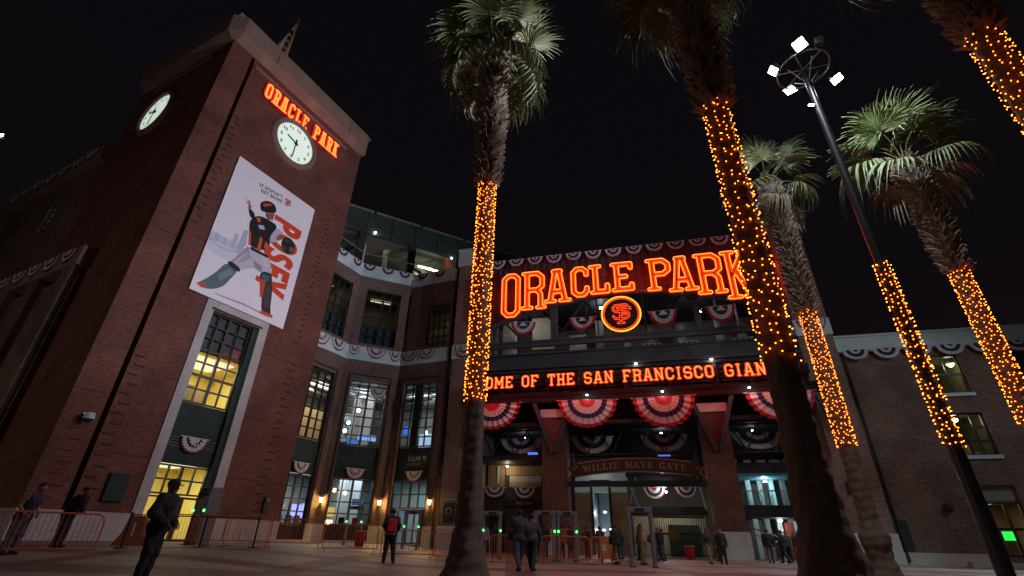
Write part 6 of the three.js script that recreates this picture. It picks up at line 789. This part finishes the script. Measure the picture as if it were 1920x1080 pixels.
// ---------------------------------------------------------------- barriers, stanchions, detectors, bins
const barrierProto = (() => {
  const g = thing('crowd_barrier', 'x', 'crowd barrier', 'orange crowd barriers'), L = 1.1, H = 1.08;
  part(g, 'frame_tube', [pipe([v3(-L, 0.2, 0), v3(-L, 0.88, 0), v3(-L + 0.06, 1.02, 0), v3(-L + 0.2, H, 0), v3(L - 0.2, H, 0), v3(L - 0.06, 1.02, 0), v3(L, 0.88, 0), v3(L, 0.2, 0)], 0.022, 60, 8), bar(v3(-L, 0.22, 0), v3(L, 0.22, 0), 0.018)], M.orangePaint);
  const b = bar(v3(0, 0.22, 0), v3(0, H, 0), 0.009, 0.009, 6); for (let i = 1; i < 19; i++) { const m = part(g, 'bar', b, M.orangePaint); m.position.x = -L + (i * 2 * L) / 19; }
  for (const s of [-1, 1]) part(g, 'foot', [bar(v3(s * (L - 0.12), 0.22, 0), v3(s * (L - 0.12), 0.03, 0), 0.018), bar(v3(s * (L - 0.12), 0.03, -0.28), v3(s * (L - 0.12), 0.03, 0.28), 0.02)], M.orangePaint); return g;
})();
[[-12.15, 14.3, 0.72, 'orange crowd barrier nearest the camera, before the leaning men'], [-13.0, 20.6, 0.05, 'orange crowd barrier in front of the lit tower doorway'], [-10.95, 21.0, 0.1, 'orange crowd barrier right beside the lit tower doorway'], [-10.1, 20.9, -0.28, 'orange crowd barrier crossing the one beside the tower doorway'], [-8.6, 21.9, 0.02, 'orange crowd barrier before the ground floor glass of the bay next to the tower'], [-6.35, 22.0, 0.0, 'orange crowd barrier beside the red bin'], [-4.1, 22.5, -0.03, 'orange crowd barrier behind the person with the red backpack'], [-2.0, 23.4, 0.02, 'orange crowd barrier just before the first palm trunk'], [0.3, 24.4, -0.28, 'orange crowd barrier behind the two walkers'], [2.6, 23.7, 0.0, 'orange crowd barrier before the brown coated attendant'], [4.45, 24.8, 0.9, 'orange crowd barrier turned end on past the attendant']].forEach(([x, f, a, label], i) => { const g = i ? copy(barrierProto, label) : barrierProto; g.userData.label = label; g.position.set(x, gy(x, f), -f); g.rotation.y = a; });
const stanchion = (() => { const g = thing('stanchion', 'x', 'stanchion', 'black belt stanchions'); part(g, 'post', bar(v3(0, 0.03, 0), v3(0, 0.98, 0), 0.032, 0.032, 12), M.black); part(g, 'base_plate', at(new THREE.CylinderGeometry(0.17, 0.19, 0.03, 24), 0, 0.015, 0), M.black); part(g, 'belt_head', at(new THREE.CylinderGeometry(0.045, 0.045, 0.1, 12), 0, 1.0, 0), M.black); return g; })();
[[-12.3, 17.4, 'black belt post behind the nearest orange barrier'], [-11.0, 19.5, 'black belt post in front of the lit doorway'], [-9.6, 20.6, 'black belt post right of the lit doorway']].forEach(([x, f, label], i) => { const g = i ? copy(stanchion, label) : stanchion; g.userData.label = label; g.position.set(x, gy(x, f), -f); });
{ const g = thing('queue_belt', 'black belt strung between the black posts by the tower', 'belt'); const p = [[-12.3, 17.4], [-11.0, 19.5], [-9.6, 20.6]].map(([x, f]) => v3(x, gy(x, f) + 0.98, -f)); part(g, 'belt_strap', [beam(p[0], p[1], 0.05, 0.012), beam(p[1], p[2], 0.05, 0.012)], M.black); }
{ const g = thing('plastic_barricade', 'orange brown plastic barricade with a pale stripe near the tower door', 'barricade'); const s = new THREE.Shape([[-0.55, 0], [0.55, 0], [0.32, 0.4], [0.24, 0.95], [-0.24, 0.95], [-0.32, 0.4]].map((p) => new THREE.Vector2(...p))); part(g, 'barricade_body', new THREE.ExtrudeGeometry(s, { depth: 0.35, bevelEnabled: true, bevelSize: 0.03, bevelThickness: 0.03, bevelSegments: 2 }), cloth(0.3, 0.085, 0.03)); part(g, 'pale_stripe', bx(-0.03, 0.03, 0.3, 0.75, 0.385, 0.395), M.white); g.position.copy(v3(-13.9, gy(-13.9, 20.2), -20.2)); g.rotation.y = 0.3; }
const detector = (() => {
  const g = thing('metal_detector', 'x', 'metal detector', 'walk through metal detectors'); for (const s of [-1, 1]) { part(g, 'side_panel', rbx(0.14, 2.05, 0.55, 0.03).translate(s * 0.46, 1.025, 0), std({ color: rgb(0.17, 0.17, 0.18), roughness: 0.5 })); part(g, 'green_light', at(new THREE.SphereGeometry(0.055, 12, 8), s * 0.46, 1.32, 0.29), M.led); part(g, 'foot_plate', bx(s * 0.46 - 0.12, s * 0.46 + 0.12, 0, 0.03, -0.34, 0.34), M.steelDark); }
  part(g, 'header', rbx(1.06, 0.2, 0.5, 0.03).translate(0, 2.15, 0), std({ color: rgb(0.17, 0.17, 0.18), roughness: 0.5 })); part(g, 'control_panel', rbx(0.4, 0.12, 0.04, 0.01).translate(0, 2.15, 0.26), M.black); return g;
})();
[[-0.8, 28.5, 0.1, 'metal detector just past the first palm, with two green lights'], [1.95, 27.0, 0.05, 'metal detector left of the twin pair before the first brick column'], [3.05, 27.0, 0.05, 'metal detector close to its twin before the first brick column'], [5.7, 22.6, -0.15, 'plain grey metal detector standing alone beside the steward'], [-9.9, 34.5, 0.2, 'metal detector seen before the ground floor glass of the middle bay'], [-6.2, 34.8, 0.1, 'metal detector before the glass door of the gate bay'], [-13.15, 23.0, -0.6, 'metal detector in front of the lit tower doorway']].forEach(([x, f, a, label], i) => { const g = i ? copy(detector, label) : detector; g.userData.label = label; g.position.set(x, gy(x, f), -f); g.rotation.y = a; if (i === 3) g.children.filter((c) => c.name === 'green_light').forEach((c) => g.remove(c)); });
const bin = (() => { const g = thing('red_bin', 'x', 'bin', 'red bins'); part(g, 'bin_body', new THREE.LatheGeometry([[0.0, 0.02], [0.3, 0.02], [0.37, 0.85], [0.4, 0.86], [0.4, 0.92], [0.36, 0.92]].map((p) => new THREE.Vector2(...p)), 32), M.redPlastic); part(g, 'bin_liner', at(new THREE.CylinderGeometry(0.39, 0.38, 0.05, 32, 1, true), 0, 0.93, 0), M.white); return g; })();
[[-8.55, 31.5, 'red bin beside the barriers under the middle bay'], [12.15, 35.8, 'red bin at the barred gate beside the second brick column']].forEach(([x, f, label], i) => { const g = i ? copy(bin, label) : bin; g.userData.label = label; g.position.set(x, gy(x, f), -f); if (!i) g.scale.setScalar(0.85); });
{ const g = thing('orange_drum', 'orange plastic drum at the end of the ramp', 'drum'); part(g, 'drum_body', new THREE.LatheGeometry([[0, 0], [0.3, 0], [0.3, 0.3], [0.27, 0.34], [0.27, 0.62], [0.24, 0.66], [0.24, 0.98], [0, 1]].map((p) => new THREE.Vector2(...p)), 28), M.orangePlastic); g.position.copy(v3(20.0, 0, -35.6)); }
{ const g = thing('orange_sign_panel', 'orange upright panel lit from below at the end of the barriers', 'sign panel'); part(g, 'panel_board', rbx(0.62, 1.0, 0.06, 0.02).translate(0, 0.65, 0), M.orangePlastic); part(g, 'panel_leg', [bar(v3(-0.25, 0, 0.15), v3(-0.25, 0.6, 0), 0.02), bar(v3(0.25, 0, 0.15), v3(0.25, 0.6, 0), 0.02), bar(v3(-0.25, 0, -0.2), v3(-0.25, 0.6, 0), 0.02), bar(v3(0.25, 0, -0.2), v3(0.25, 0.6, 0), 0.02)], M.black); part(g, 'pale_notice', bx(-0.22, 0.0, 0.5, 0.8, 0.031, 0.036), M.white); g.position.copy(v3(5.05, 0, -27.2)); }

scene.traverse((o) => { if (o.isMesh) { o.castShadow = o.castShadow !== false; o.receiveShadow = true; } });
renderer.render(scene, camera);
